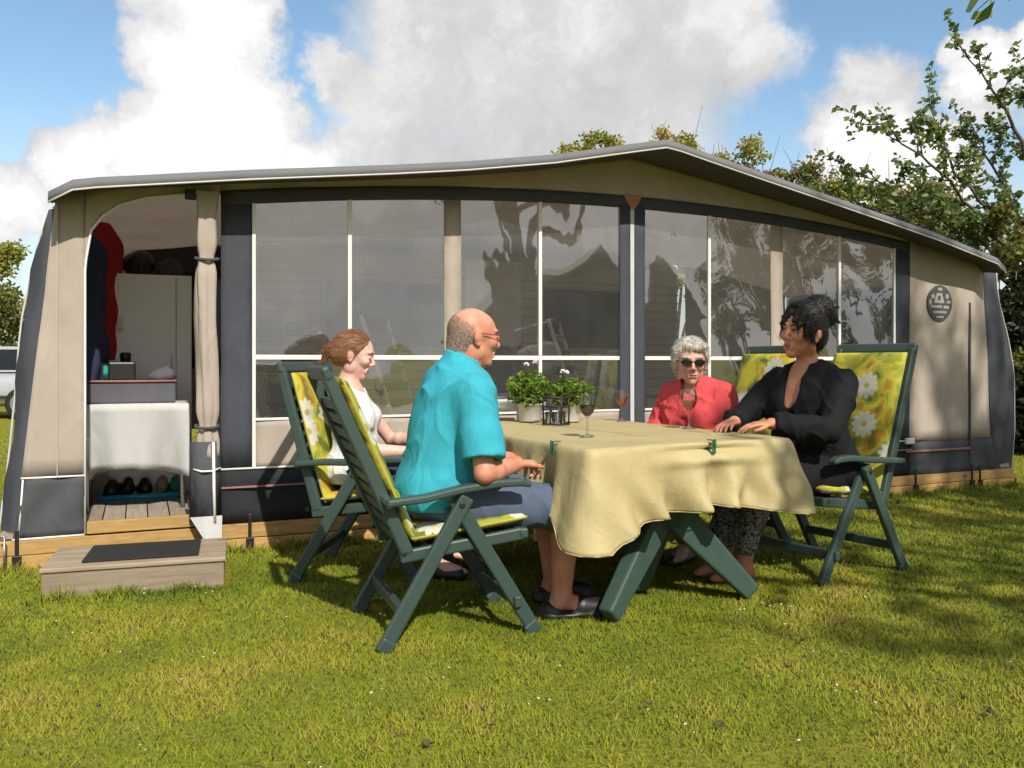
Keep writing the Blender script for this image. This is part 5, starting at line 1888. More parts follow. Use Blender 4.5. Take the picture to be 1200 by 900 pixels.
    def face_parts(self, lids=None, brow='hair_grey', brow_r=.0035, lips='lips', lip_r=.0042, eyes=True, brow_dz=.0):
        H, s = self.H, self.hs
        for sy in (-1, 1):
            if eyes:
                m = MB(); c = V3(.0845, sy * .033, .0125)
                rings = [(.0085 * math.cos(a), .0085 * math.sin(a)) for a in np.linspace(0, math.pi / 2, 5)]
                # eye: white almond disc bulging forward with a dark iris
                n = 14; vs = [tuple(H(c[0] + .0098, c[1], c[2]))]
                for (rr, dx) in ((.5, .0088), (1.0, .0050)):
                    for i in range(n):
                        a = 2 * math.pi * i / n
                        vs.append(tuple(H(c[0] + dx, c[1] + .0125 * rr * math.cos(a), c[2] + .0058 * rr * math.sin(a))))
                fs = [(0, 1 + i, 1 + (i + 1) % n) for i in range(n)] + [(1 + i, 1 + n + i, 1 + n + (i + 1) % n, 1 + (i + 1) % n) for i in range(n)]
                m.add(vs, fs); e = m.build('eye', M['eye_white'], self.o, True)
                m = MB(); vs = [tuple(H(c[0] + .0112, c[1], c[2]))] + [tuple(H(c[0] + .0098, c[1] + .0052 * math.cos(2 * math.pi * i / n), c[2] + .0052 * math.sin(2 * math.pi * i / n))) for i in range(n)]
                m.add(vs, [(0, 1 + i, 1 + (i + 1) % n) for i in range(n)]); m.build('iris', M['iris'], e, True)
                m = MB(); m.tube([H(c[0] + .006, c[1] - .014, c[2]), H(c[0] + .0105, c[1] - .006, c[2] + .0062), H(c[0] + .0105, c[1] + .006, c[2] + .0062), H(c[0] + .006, c[1] + .014, c[2])], .0022 * s, 6)
                m.build('eyelid', M[lids or self.skin], self.o, True)
            m = MB(); m.tube([H(.0965, sy * .013, .035 + brow_dz), H(.0945, sy * .030, .041 + brow_dz), H(.083, sy * .050, .036 + brow_dz)], [brow_r * s, brow_r * s, brow_r * .6 * s], 6)
            m.build('eyebrow', M[brow], self.o, True)
        m = MB(); m.tube([H(.0885, -.021, -.056), H(.0960, -.010, -.0525), H(.0965, 0, -.0535), H(.0960, .010, -.0525), H(.0885, .021, -.056)], [lip_r * .5, lip_r, lip_r, lip_r, lip_r * .5], 6)
        m.tube([H(.0880, -.019, -.0595), H(.0930, -.009, -.0655), H(.0935, .009, -.0655), H(.0880, .019, -.0595)], [lip_r * .5, lip_r, lip_r, lip_r * .5], 6)
        m.build('lips', M[lips], self.o, True)
    def glasses(self, lens, frame, r=(.024, .018), wire=.0016, solid_lens=True, dz=.012):
        H = self.H
        m = MB()
        for sy in (-1, 1):
            c = (.103, sy * .034, dz)
            m.tube([H(c[0] - .008 * abs(math.cos(a)) * (1 if math.cos(a) * sy > 0 else 0), c[1] + r[0] * math.cos(a), c[2] + r[1] * math.sin(a)) for a in np.linspace(0, 2 * math.pi, 21)[:-1]], wire, 6, closed=True)
            m.tube([H(.095, sy * (.034 + r[0]), dz + .006), H(.085, sy * .074, dz + .007), H(.0, sy * .085, dz + .006), H(-.02, sy * .084, dz - .008)], wire * 1.1, 6)
        m.tube([H(.103, -.011, dz + .004), H(.108, 0, dz + .007), H(.103, .011, dz + .004)], wire, 6)
        g = m.build('glasses', M[frame], self.o, True)
        for sy in (-1, 1):
            c = (.103, sy * .034, dz)
            mb = MB(); n = 20
            vs = [tuple(H(c[0] + .002, c[1], c[2]))] + [tuple(H(c[0] - .008 * abs(math.cos(a)) * (1 if math.cos(a) * sy > 0 else 0), c[1] + r[0] * .97 * math.cos(a), c[2] + r[1] * .97 * math.sin(a))) for a in np.linspace(0, 2 * math.pi, n + 1)[:-1]]
            mb.add(vs, [(0, 1 + i, 1 + (i + 1) % n) for i in range(n)])
            mb.build('lens', M[lens], g, True)


def hairbump(seed, amp, f, ax=(0, 0, 1)):
    r = np.random.default_rng(seed)
    def fn(p):
        q = p * f
        s = np.sin(q[:, 0] * 1.9 + 2 * np.sin(q[:, 1] * .7 + q[:, 2] * .3)) + np.sin(q[:, 1] * 2.3 + 1.5 * np.sin(q[:, 0] * .8 + q[:, 2] * .5)) + .7 * np.sin(q[:, 2] * 1.7 + q[:, 0] * 1.1 + 2 * np.sin(q[:, 1]))
        return amp * s / 2.7
    return fn


MALE = [((0, 0, .045), (.145, .185, .105)), ((.045, 0, .19), (.165, .185, .155)), ((.025, 0, .38), (.140, .190, .185)), ((-.015, 0, .47), (.105, .175, .10)), ((.0, 0, .53), (.075, .115, .055))]
FEM = [((0, 0, .035), (.135, .180, .100)), ((.03, 0, .17), (.120, .155, .15)), ((.015, 0, .34), (.110, .155, .16)), ((-.01, 0, .42), (.085, .150, .085)), ((.0, 0, .475), (.060, .095, .045)),
       ((.085, .075, .315), (.068, .070, .066)), ((.085, -.075, .315), (.068, .070, .066))]

# ------------------------------------------------------------------ the man
p = Person('person in a turquoise polo shirt and jean shorts sitting nearest on the left', '', CH_MAN[0], CH_MAN[1], 'skin_ruddy')
p.frame((-.045, 0, .50), R(12.5), 1.03)
v = Vox((-.35, -.42, -.02), (.95, .42, 1.42), p.h)
p.torso(v, MALE)
shL, shR = p.t(.02, .195, .475), p.t(.02, -.195, .475)
nb, hd = p.t(.0, 0, .545), p.t(.020, 0, .705)
v.cone(nb, hd + V3(-.015, 0, -.06), .064, .058, .04)
hr = rot_euler(R(2), R(6))
p.head(v, hd, hr, 1.04)
elR, wrR = V3(.085, -.300, .665), V3(.275, -.14, .675)
elL, wrL = V3(.14, .29, .665), V3(.37, .20, .66)
for s_, e_, w_ in ((shR, elR, wrR), (shL, elL, wrL)):
    p.arm(v, s_, e_, w_, (.056, .043, .031))
p.hand(v, wrR, (.82, .52, -.02), (.25, .05, -.95), -1, 1.15, 1.02, .05)
p.hand(v, wrL, (.9, -.35, -.15), (.1, -.2, -.95), 1, .5, 1.05)
kR, aR = V3(.54, -.115, .475), V3(.50, -.10, .105)
kL, aL = V3(.55, .115, .475), V3(.56, .14, .105)
p.leg(v, V3(.05, -.10, .53), kR, aR, (.095, .066, .042))
p.leg(v, V3(.05, .10, .53), kL, aL, (.095, .066, .042))
p.foot(v, aR, (1, -.12, 0)); p.foot(v, aL, (1, .1, 0))
p.finish_body(v)
# polo shirt
v = Vox((-.35, -.42, .35), (.5, .42, 1.25), .006)
p.torso(v, MALE, .018, .06)
v.ell(p.t(.005, 0, .10), (.166, .200, .12), None, .05)
v.ell(p.t(-.035, 0, .29), (.125, .175, .20), p.Rt, .06)
for s_, e_ in ((shR, elR), (shL, elL)):
    v.cone(s_, s_ + (e_ - s_) * .80, .076, .077, .05, cap=True)
    ed = (e_ - s_) / np.linalg.norm(e_ - s_)
    v.cone(s_ + (e_ - s_) * .60, s_ + (e_ - s_) * 1.0, .058, .060, .0, sub=True)
    v.cone(s_ + (e_ - s_) * .55, s_ + (e_ - s_) * .80, .078, .079, .03, cap=True)
v.half(p.t(.0, 0, .600), p.Rt @ V3(.10, 0, 1))
v.cone(nb - V3(0, 0, .02), nb + V3(.02, 0, .10), .095, .085, .03)
v.half(p.t(.0, 0, .605), p.Rt @ V3(.35, 0, 1))
v.cone(p.t(.01, 0, .58), p.t(.03, 0, .70), .069, .078, .0, sub=True)
v.cone(p.t(.10, 0, .50), p.t(.08, 0, .66), .018, .055, .0, sub=True)
v.half((0, 0, .50), (0, 0, -1))
p.child('polo_shirt', v, 'shirt_turquoise', wr(3, .0055, .55))
v = Vox((-.3, -.3, .9), (.4, .3, 1.35), .004)
c0, c1 = p.t(-.004, 0, .555), p.t(.012, 0, .622)
v.cone(c0, c1, .094, .080, .0, cap=True); v.cone(c0 - (c1 - c0), c1 + (c1 - c0), .087, .073, .0, sub=True); v.half(c0, c0 - c1)
v.half(p.t(.07, 0, .56), p.Rt @ V3(1, 0, .55))
p.child('collar', v, 'shirt_turquoise', wr(4, .002))
# jean shorts down over the knee
v = Vox((-.35, -.42, .15), (.75, .42, .75), .006)
p.torso(v, MALE[:1], .012, .05)
for hp, kn, an in ((V3(.05, -.10, .53), kR, aR), (V3(.05, .10, .53), kL, aL)):
    v.cone(hp, kn, .112, .086, .05)
    e_ = kn + (an - kn) * .28
    v.cone(kn, e_, .084, .086, .02, cap=True)
    v.cone(e_ - (e_ - kn) * .5, e_ + (e_ - kn), .062, .066, .0, sub=True)
v.half((0, 0, .70), (0, 0, 1))
p.child('jean_shorts', v, 'denim', wr(7, .006, .8))
# stubble of grey hair round the back and sides
v = Vox(p.hc - .18, p.hc + .18, .003)
v.ell(p.H(-.012, 0, .030), (.1046, .0816, .0986), hr, .01)
v.cone(p.H(-.055, 0, -.03), p.H(-.06, 0, -.07), .058, .05, .02)
v.half(p.H(-.055, 0, .070), hr @ V3(.60, 0, .85)); v.half(p.H(.028, 0, .0), hr @ V3(1, 0, .25)); v.half(p.H(0, 0, -.072), hr @ V3(.2, 0, -1))
p.strands(p.child('hair', v, 'hair_grey', hairbump(1, .0012, 190)), 'strand_grey', 15000, .009, .0008, lambda P, H: np.array([0, 0, -1.0]) + 0 * P, .12, fade=lambda P: np.clip(-((P - p.H(-.055, 0, .070)) @ (hr @ (V3(.60, 0, .85) / 1.04))) / .045, 0, 1) * np.clip(-((P - p.H(.028, 0, 0)) @ (hr @ (V3(1, 0, .25) / 1.03))) / .03, 0, 1) * np.clip(((P - p.H(0, 0, -.08)) @ (hr @ V3(0, 0, 1))) / .03, 0, 1))
p.face_parts(brow='hair_grey')
p.glasses('glassware', 'frame_red', (.022, .014), .0019)
v = Vox(p.hc - .14, p.hc + .14, .003)
v.ell(p.H(.066, 0, -.094), (.026, .030, .022), hr, .01)
v.half(p.H(.07, 0, -.078), hr @ V3(0, 0, 1)); v.half(p.H(.062, 0, -.09), hr @ V3(-1, 0, 0))
p.child('goatee', v, 'hair_grey', hairbump(2, .0015, 150))
for an, d in ((aR, (1, -.12, 0)), (aL, (1, .1, 0))):
    d = V3(*d) / np.linalg.norm(d)
    v = Vox(an - .2, an + .34, .005)
    v.cone(an - d * .04 + V3(0, 0, -.088), an + d * .17 + V3(0, 0, -.088), .046, .052, .02, flat=((0, 0, 1), 2.6))
    v.cone(an + d * .09 + V3(0, 0, -.062), an + d * .165 + V3(0, 0, -.075), .050, .046, .02)
    v.cone(an - d * .06 + V3(0, 0, -.07), an - d * .035 + V3(0, 0, -.075), .040, .042, .03)
    v.half(an + V3(0, 0, -.104), (0, 0, -1))
    p.child('clog', v, 'black_leather')

# ------------------------------------------------------------------ the girl
p = Person('person with brown tied back hair and a white sleeveless top beside the man', '', CH_GIRL[0], CH_GIRL[1], 'skin_fair')
p.frame((-.095, 0, .50), R(-3), .97)
FEM_S = [(c, (r[0] * .92, r[1] * .90, r[2])) for c, r in FEM]
v = Vox((-.35, -.40, -.02), (.90, .40, 1.40), p.h)
p.torso(v, FEM_S)
shL, shR = p.t(.0, .155, .43), p.t(.0, -.155, .43)
nb, hd = p.t(.0, 0, .49), p.t(.045, 0, .655)
v.cone(nb, hd + V3(-.018, 0, -.05), .052, .047, .035)
hr = rot_euler(R(8), R(16))
p.head(v, hd, hr, 1.0, True)
elR, wrR = V3(.03, -.255, .66), V3(.26, -.20, .655)
elL, wrL = V3(.05, .26, .67), V3(.27, .13, .69)
p.arm(v, shR, elR, wrR, (.044, .036, .026)); p.arm(v, shL, elL, wrL, (.044, .036, .026))
p.hand(v, wrR, (.95, .25, -.1), (.1, .3, -.95), -1, .6, .93)
p.hand(v, wrL, (.9, -.4, 0), (.1, -.3, -.95), 1, .5, .93)
kR, aR, kL, aL = V3(.47, -.10, .485), V3(.36, -.11, .11), V3(.48, .10, .485), V3(.40, .12, .11)
p.leg(v, V3(.02, -.095, .53), kR, aR, (.085, .058, .038)); p.leg(v, V3(.02, .095, .53), kL, aL, (.085, .058, .038))
p.foot(v, aR, (1, -.1, 0), .19, .033); p.foot(v, aL, (1, .1, 0), .19, .033)
p.finish_body(v)
v = Vox((-.35, -.40, .40), (.4, .40, 1.12), .006)
p.torso(v, FEM_S, .010, .05)
v.ell(p.t(.0, 0, .04), (.135, .168, .12), None, .05)
for sy, s_ in ((-1, shR), (1, shL)):
    v.cone(p.t(.0, sy * .10, .43), p.t(.0, sy * .13, .425), .058, .052, .02)
    v.cone(s_ + p.Rt @ V3(0, sy * .02, -.09), s_ + p.Rt @ V3(0, sy * .10, .02), .062, .075, .012, sub=True)
v.cone(p.t(.0, 0, .47), p.t(.06, 0, .58), .088, .10, .01, sub=True)
v.half((0, 0, .475), (0, 0, -1))
p.child('white_top', v, 'white_top', wr(12, .006, .8))
v = Vox((-.35, -.42, .05), (.75, .42, .75), .006)
p.torso(v, FEM_S[:1], .010, .05)
for hp, kn, an in ((V3(.02, -.095, .53), kR, aR), (V3(.02, .095, .53), kL, aL)):
    v.cone(hp, kn, .098, .072, .05); p.leg(v, hp, kn, an, (.098, .068, .046), .02, .004, .93)
v.half((0, 0, .66), (0, 0, 1))
p.child('jeans', v, 'denim_dark', wr(13, .005, .9))
v = Vox(p.hc - .22, p.hc + .20, .0035)
v.ell(p.H(-.016, 0, .034), (.108, .086, .102), hr, .01)
v.ell(p.H(-.05, 0, -.01), (.07, .076, .07), hr, .03)
v.half(p.H(.060, 0, .062), hr @ V3(1, 0, .10)); v.half(p.H(.016, 0, 0), hr @ V3(1, 0, -.55)); v.half(p.H(-.03, 0, -.065), hr @ V3(.3, 0, -1))
v.ell(p.H(-.118, .0, .002), (.036, .040, .042), hr, .022)
v.cone(p.H(-.135, 0, -.01), p.H(-.150, 0, -.085), .028, .012, .02)
p.strands(p.child('hair', v, 'hair_brown', hairbump(4, .0006, 190)), 'strand_brown', 5200, .045, .0011, lambda P, H: H(-.118, 0, -.005) - P, .05, mess=.10)
p.face_parts(brow='hair_brown', brow_r=.0028)
for an, d in ((aR, (1, -.1, 0)), (aL, (1, .1, 0))):
    d = V3(*d) / np.linalg.norm(d)
    v = Vox(an - .2, an + .3, .005)
    v.cone(an - d * .03 + V3(0, 0, -.075), an + d * .14 + V3(0, 0, -.085), .043, .040, .02)
    v.cone(an + V3(0, 0, -.02), an - d * .02 + V3(0, 0, -.07), .045, .045, .02)
    v.half(an + V3(0, 0, -.11), (0, 0, -1))
    p.child('shoe', v, 'black_leather')

# ------------------------------------------------------------------ dark haired woman
p = Person('person with black pinned up hair in a black cardigan on the right', '', CH_DARK[0], CH_DARK[1], 'skin_tan')
p.frame((.035, 0, .505), R(7), 1.14)
v = Vox((-.40, -.48, -.02), (.95, .48, 1.50), p.h)
FEM_W = [(c, (r[0] * 1.08, r[1] * 1.12, r[2])) for c, r in FEM]
p.torso(v, FEM_W)
shL, shR = p.t(.0, .178, .43), p.t(.0, -.178, .43)
nb, hd = p.t(.0, 0, .49), p.t(.020, 0, .662)
v.cone(nb, hd + V3(-.018, 0, -.05), .056, .052, .04)
hr = rot_euler(R(-3), R(-1), R(-6))
p.head(v, hd, hr, 1.15, True)
elL, wrL = V3(.31, .285, .765), V3(.54, .12, .800)
elR, wrR = V3(.36, -.27, .775), V3(.58, -.08, .800)
p.arm(v, shL, elL, wrL, (.054, .044, .029)); p.arm(v, shR, elR, wrR, (.054, .044, .029))
p.hand(v, wrL, (.85, -.52, -.06), (.05, -.1, -1), 1, .35, .97)
p.hand(v, wrR, (.9, .35, -.06), (.05, .1, -1), -1, .35, .97)
kL, aL, kR, aR = V3(.60, .085, .50), V3(.60, .0, .105), V3(.60, -.105, .50), V3(.58, -.15, .105)
p.leg(v, V3(.14, .10, .53), kL, aL, (.092, .060, .039)); p.leg(v, V3(.14, -.10, .53), kR, aR, (.092, .060, .039))
p.foot(v, aL, (1, -.35, 0), .19, .034); p.foot(v, aR, (1, -.15, 0), .19, .034)
p.finish_body(v)
v = Vox((-.40, -.48, .36), (.6, .48, 1.25), .006)
p.torso(v, FEM_W, .020, .05)
v.ell(p.t(.0, 0, .06), (.170, .230, .16), None, .06)
for s_, e_, w_ in ((shR, elR, wrR), (shL, elL, wrL)):
    p.arm(v, s_, e_, w_, (.080, .064, .048), .04)
    v.half(w_ - (w_ - e_) * .08, w_ - e_, np.minimum(w_, w_) - .12, w_ + .12)
v.cone(p.t(.02, 0, .46), p.t(.04, 0, .60), .068, .085, .012, sub=True)
v.cone(p.t(.115, 0, .365), p.t(.06, 0, .50), .058, .070, .012, sub=True)
v.half((0, 0, .40), (0, 0, -1))
p.child('black_cardigan', v, 'black_knit', wr(22, .008, .7))
v = Vox((-.40, -.48, .10), (.75, .48, .80), .006)
p.torso(v, FEM[:1], .012, .05)
for hp, kn in ((V3(.14, .10, .53), kL), (V3(.14, -.10, .53), kR)):
    v.cone(hp, kn, .120, .085, .06)
v.cone(kL + V3(-.02, 0, -.02), kR + V3(-.02, 0, -.02), .07, .07, .05)
v.cone(V3(.15, 0, .5), V3(.48, 0, .47), .12, .10, .05)
v.half((0, 0, .68), (0, 0, 1))
p.child('black_skirt', v, 'black_knit', wr(23, .005, .8))
v = Vox((.2, -.3, .05), (.8, .3, .62), .005)
for kn, an in ((kL, aL), (kR, aR)):
    p.leg(v, kn - V3(.1, 0, 0), kn, an, (.064, .064, .043), .02, .004, .80)
p.child('leggings', v, 'leggings', wr(24, .003, .9))
v = Vox(p.hc - .26, p.hc + .30, .0038)
S = p.hs
v.ell(p.H(-.016, 0, .036), V3(.110, .088, .104) * S, hr, .01)
v.ell(p.H(-.05, 0, -.015), V3(.068, .075, .072) * S, hr, .03)
v.ell(p.H(.010, 0, .092), V3(.085, .074, .058) * S, hr, .03)       # swept up crown
v.half(p.H(.052, 0, .062), hr @ V3(1, 0, -.25)); v.half(p.H(.010, 0, 0), hr @ V3(1, 0, -.75)); v.half(p.H(-.03, 0, -.07), hr @ V3(.3, 0, -1))
v.ell(p.H(-.075, .01, .125), V3(.066, .070, .060) * S, hr, .02)       # bun
v.ell(p.H(-.125, .02, .080), V3(.044, .048, .042) * S, hr, .015)
for (a, b, r0, r1) in (((.06, .045, .088), (.092, .052, .030), .020, .010), ((.045, .060, .085), (.062, .074, -.004), .022, .009), ((.065, -.02, .092), (.094, -.045, .040), .020, .009), ((.03, .07, .06), (.03, .086, -.03), .02, .008), ((.045, -.066, .07), (.05, -.078, -.01), .02, .008), ((.055, .02, .098), (.098, .030, .058), .022, .010)):
    v.cone(p.H(*a), p.H(*b), r0 * S, r1 * S, .012)
for (a, b) in (((-.10, .03, .12), (-.165, .05, .135)), ((-.11, .0, .12), (-.15, -.03, .15)), ((-.14, .03, .09), (-.185, .05, .06))):
    v.cone(p.H(*a), p.H(*b), .016, .005, .015)
p.strands(p.child('hair', v, 'hair_black', hairbump(6, .0022, 190)), 'strand_black', 5200, .045, .0013, lambda P, H: np.where((P[:, 2:3] > H(0, 0, .03)[2]), H(-.10, .01, .10) - P, np.array([0, 0, -1.0]) + 0 * P), .05)
p.face_parts(brow='hair_black', brow_r=.0042, lids='hair_black', lip_r=.0052)

# ------------------------------------------------------------------ white haired lady
p = Person('person with short white hair, dark sunglasses and a coral red jacket', '', (CH_OLD[0][0] - .10, CH_OLD[0][1] - .09, 0), R(232), 'skin_pale')
p.frame((.02, 0, .50), R(8), .96)
v = Vox((-.38, -.45, -.02), (.85, .45, 1.40), p.h)
p.torso(v, FEM)
shL, shR = p.t(.0, .172, .43), p.t(.0, -.172, .43)
nb, hd = p.t(.0, 0, .485), p.t(.055, 0, .635)
v.cone(nb, hd + V3(-.018, 0, -.05), .052, .048, .035)
hr = rot_euler(R(34), R(5))
p.head(v, hd, hr, 1.08, True)
elL, wrL = V3(.11, .25, .69), V3(.30, .12, .66)
elR, wrR = V3(.12, -.25, .69), V3(.30, -.12, .66)
p.arm(v, shL, elL, wrL, (.050, .042, .028)); p.arm(v, shR, elR, wrR, (.050, .042, .028))
p.hand(v, wrL, (.7, -.7, -.06), (.05, -.1, -1), 1, .4, .93); p.hand(v, wrR, (.7, .7, -.06), (.05, .1, -1), -1, .4, .93)
kL, aL, kR, aR = V3(.42, .10, .49), V3(.42, .10, .105), V3(.42, -.10, .49), V3(.42, -.10, .105)
p.leg(v, V3(.02, .095, .53), kL, aL, (.085, .058, .038)); p.leg(v, V3(.02, -.095, .53), kR, aR, (.085, .058, .038))
p.foot(v, aL, (1, .1, 0), .18, .033); p.foot(v, aR, (1, -.1, 0), .18, .033)
p.finish_body(v)
v = Vox((-.38, -.45, .40), (.5, .45, 1.20), .006)
p.torso(v, FEM, .026, .06)
v.ell(p.t(.0, 0, .05), (.155, .195, .13), None, .05)
for s_, e_, w_ in ((shR, elR, wrR), (shL, elL, wrL)):
    p.arm(v, s_, e_, w_, (.072, .062, .048), .05)
    v.half(w_ - (w_ - e_) * .06, w_ - e_, w_ - .12, w_ + .12)
v.cone(p.t(.0, 0, .45), p.t(.03, 0, .53), .085, .074, .02)
v.cone(p.t(.02, 0, .46), p.t(.04, 0, .60), .060, .070, .01, sub=True)
v.cone(p.t(.10, 0, .44), p.t(.09, 0, .53), .028, .055, .01, sub=True)
v.half((0, 0, .45), (0, 0, -1))
p.child('coral_jacket', v, 'coral', wr(32, .010, .75))
m = MB(); m.tube([p.t(.150 + .0, 0, .22), p.t(.166, 0, .30), p.t(.135, 0, .41)], .005, 6); m.build('zip', M['strap_red'], p.o, True)
v = Vox((-.38, -.42, .05), (.75, .42, .75), .007)
for hp, kn, an in ((V3(.02, .095, .53), kL, aL), (V3(.02, -.095, .53), kR, aR)):
    v.cone(hp, kn, .098, .074, .05); p.leg(v, hp, kn, an, (.098, .070, .05), .02, .004, .93)
p.child('trousers', v, 'box_grey', wr(33, .005, .9))
for an in (aL, aR):
    v = Vox(an - .2, an + .3, .006)
    v.cone(an + V3(-.03, 0, -.075), an + V3(.14, 0, -.085), .043, .040, .02)
    v.half(an + V3(0, 0, -.104), (0, 0, -1))
    p.child('shoe', v, 'black_leather')
v = Vox(p.hc - .2, p.hc + .22, .0035)
S = p.hs
v.ell(p.H(-.018, 0, .038), V3(.118, .096, .108) * S, hr, .01)
v.ell(p.H(-.05, 0, -.02), V3(.072, .084, .07) * S, hr, .03)
v.half(p.H(.060, 0, .070), hr @ V3(1, 0, -.40)); v.half(p.H(.016, 0, 0), hr @ V3(1, 0, -.6)); v.half(p.H(-.03, 0, -.07), hr @ V3(.3, 0, -1))
v.ell(p.H(.05, .02, .092), V3(.050, .062, .028) * S, hr, .02)
p.strands(p.child('hair', v, 'hair_white', hairbump(8, .0040, 120)), 'strand_white', 5600, .024, .0012, lambda P, H: (P - H(-.03, 0, .10)) * np.array([1, 1, .6]) + np.array([0, 0, -.03]), .45)
p.face_parts(brow='hair_white', eyes=False)
p.glasses('lens_dark', 'lens_dark', (.027, .017), .0024)
# ================================================================== CAR, far left
car = empty('parked_car', (-10.9, 17.2, 0), R(8))
tag(car, 'silver hatchback car parked on the grass at the far left', 'car')
def car_body():
    # profile sections along x (length), lofted across y
    xs_ = [-2.0, -1.95, -1.75, -1.2, -.6, .2, .8, 1.3, 1.8, 2.02, 2.08]
    zb = [.42, .30, .25, .22, .22, .22, .22, .22, .25, .30, .42]
    zt_ = [.70, .80, .88, .92, .94, .95, .96, .97, .95, .86, .70]
    hw_ = [.62, .74, .82, .86, .87, .87, .87, .86, .83, .76, .66]
    mb = MB(); vs = []
    for x, b, t, w in zip(xs_, zb, zt_, hw_):
        prof = [(-w * .85, b), (-w, b + .12), (-w * 1.0, (b + t) / 2 + .05), (-w * .93, t), (0, t + .03), (w * .93, t), (w * 1.0, (b + t) / 2 + .05), (w, b + .12), (w * .85, b)]
        vs += [(x, y, z) for y, z in prof]
    n = 9; fs = []
    for i in range(len(xs_) - 1):
        for k in range(n):
            fs.append((i * n + k, i * n + (k + 1) % n, (i + 1) * n + (k + 1) % n, (i + 1) * n + k))
    fs.append(tuple(reversed(range(n)))); fs.append(tuple((len(xs_) - 1) * n + k for k in range(n)))
    mb.add(vs, [tuple(reversed(f)) for f in fs])
    return mb
car_body().build('body', M['car_paint'], car, True, sub=2)
m = MB()
lowr = [(-1.15, .70), (1.75, .74)]; hi_ = [(-.35, .60), (1.25, .60)]
vs = [(-1.2, -.76, .92), (1.85, -.74, .92), (1.85, .74, .92), (-1.2, .76, .92), (-.42, -.58, 1.42), (1.22, -.58, 1.42), (1.22, .58, 1.42), (-.42, .58, 1.42)]
m.add(vs, [(4, 5, 6, 7), (0, 1, 5, 4), (1, 2, 6, 5), (2, 3, 7, 6), (3, 0, 4, 7)])
m.build('cabin', M['car_paint'], car, bevel=.06, seg=3)
def quad_on(mb, a, b, c, d, off):
    n_ = (Vector(b) - Vector(a)).cross(Vector(d) - Vector(a)).normalized() * off
    mb.add([Vector(q) + n_ for q in (a, b, c, d)], [(0, 1, 2, 3)])
for (x0, x1, t0, t1) in ((-.95, .30, -.33, .30), (.38, 1.55, .38, 1.12)):
    for sy in (-1, 1):
        q = [(x0, sy * .745, .97), (x1, sy * .735, .97), (t1, sy * .605, 1.36), (t0, sy * .605, 1.36)]
        m = MB(); m.add([(x, y + sy * .012, z) for x, y, z in q], [(0, 1, 2, 3) if sy < 0 else (3, 2, 1, 0)]); m.build('side_window', M['dark_glass'], car, solid=.006)
m = MB(); m.add([(1.84, -.62, .99), (1.84, .62, .99), (1.35, .50, 1.36), (1.35, -.50, 1.36)], [(0, 1, 2, 3)]); m.build('rear_window', M['dark_glass'], car, solid=.006)
m = MB(); m.add([(-1.10, -.66, .99), (-.50, -.52, 1.38), (-.50, .52, 1.38), (-1.10, .66, .99)], [(0, 1, 2, 3)]); m.build('windscreen', M['dark_glass'], car, solid=.006)
for x in (-1.28, 1.30):
    for sy in (-1, 1):
        m = MB(); m.tube([(x, sy * .68, .31), (x, sy * .90, .31)], .31, 24); w = m.build('wheel', M['black_plastic'], car, bevel=.03)
        m = MB(); m.tube([(x, sy * .902, .31), (x, sy * .915, .31)], .20, 18); m.build('rim', M['steel'], w)
for sy in (-1, 1):
    m = MB(); m.box((1.95, sy * .62 - .1, .72), (2.03, sy * .62 + .1, .90)); m.build('tail_light', M['car_red'], car, bevel=.02)
    m = MB(); m.box((-1.99, sy * .55 - .14, .62), (-1.88, sy * .55 + .14, .74)); m.build('headlight', M['dark_glass'], car, bevel=.02)
m = MB(); m.box((-1.9, -.885, .40), (1.95, -.865, .46)); m.box((-1.9, .865, .40), (1.95, .885, .46)); m.build('trim', M['car_dark'], car)
m = MB(); m.box((2.02, -.78, .36), (2.10, .78, .52)); m.build('bumper', M['car_dark'], car, bevel=.03)


# ================================================================== TREES AND BUSHES
def clump_points(n, clumps, r):
    k = r.integers(0, len(clumps), n)
    c = np.array([q[0] for q in clumps])[k]; s = np.array([q[1] for q in clumps])[k]
    d = r.normal(0, 1, (n, 3)); d /= np.linalg.norm(d, axis=1)[:, None]
    rad = r.random(n) ** .55
    return c + d * (rad * s)[:, None] * np.array([1, 1, .85]), k


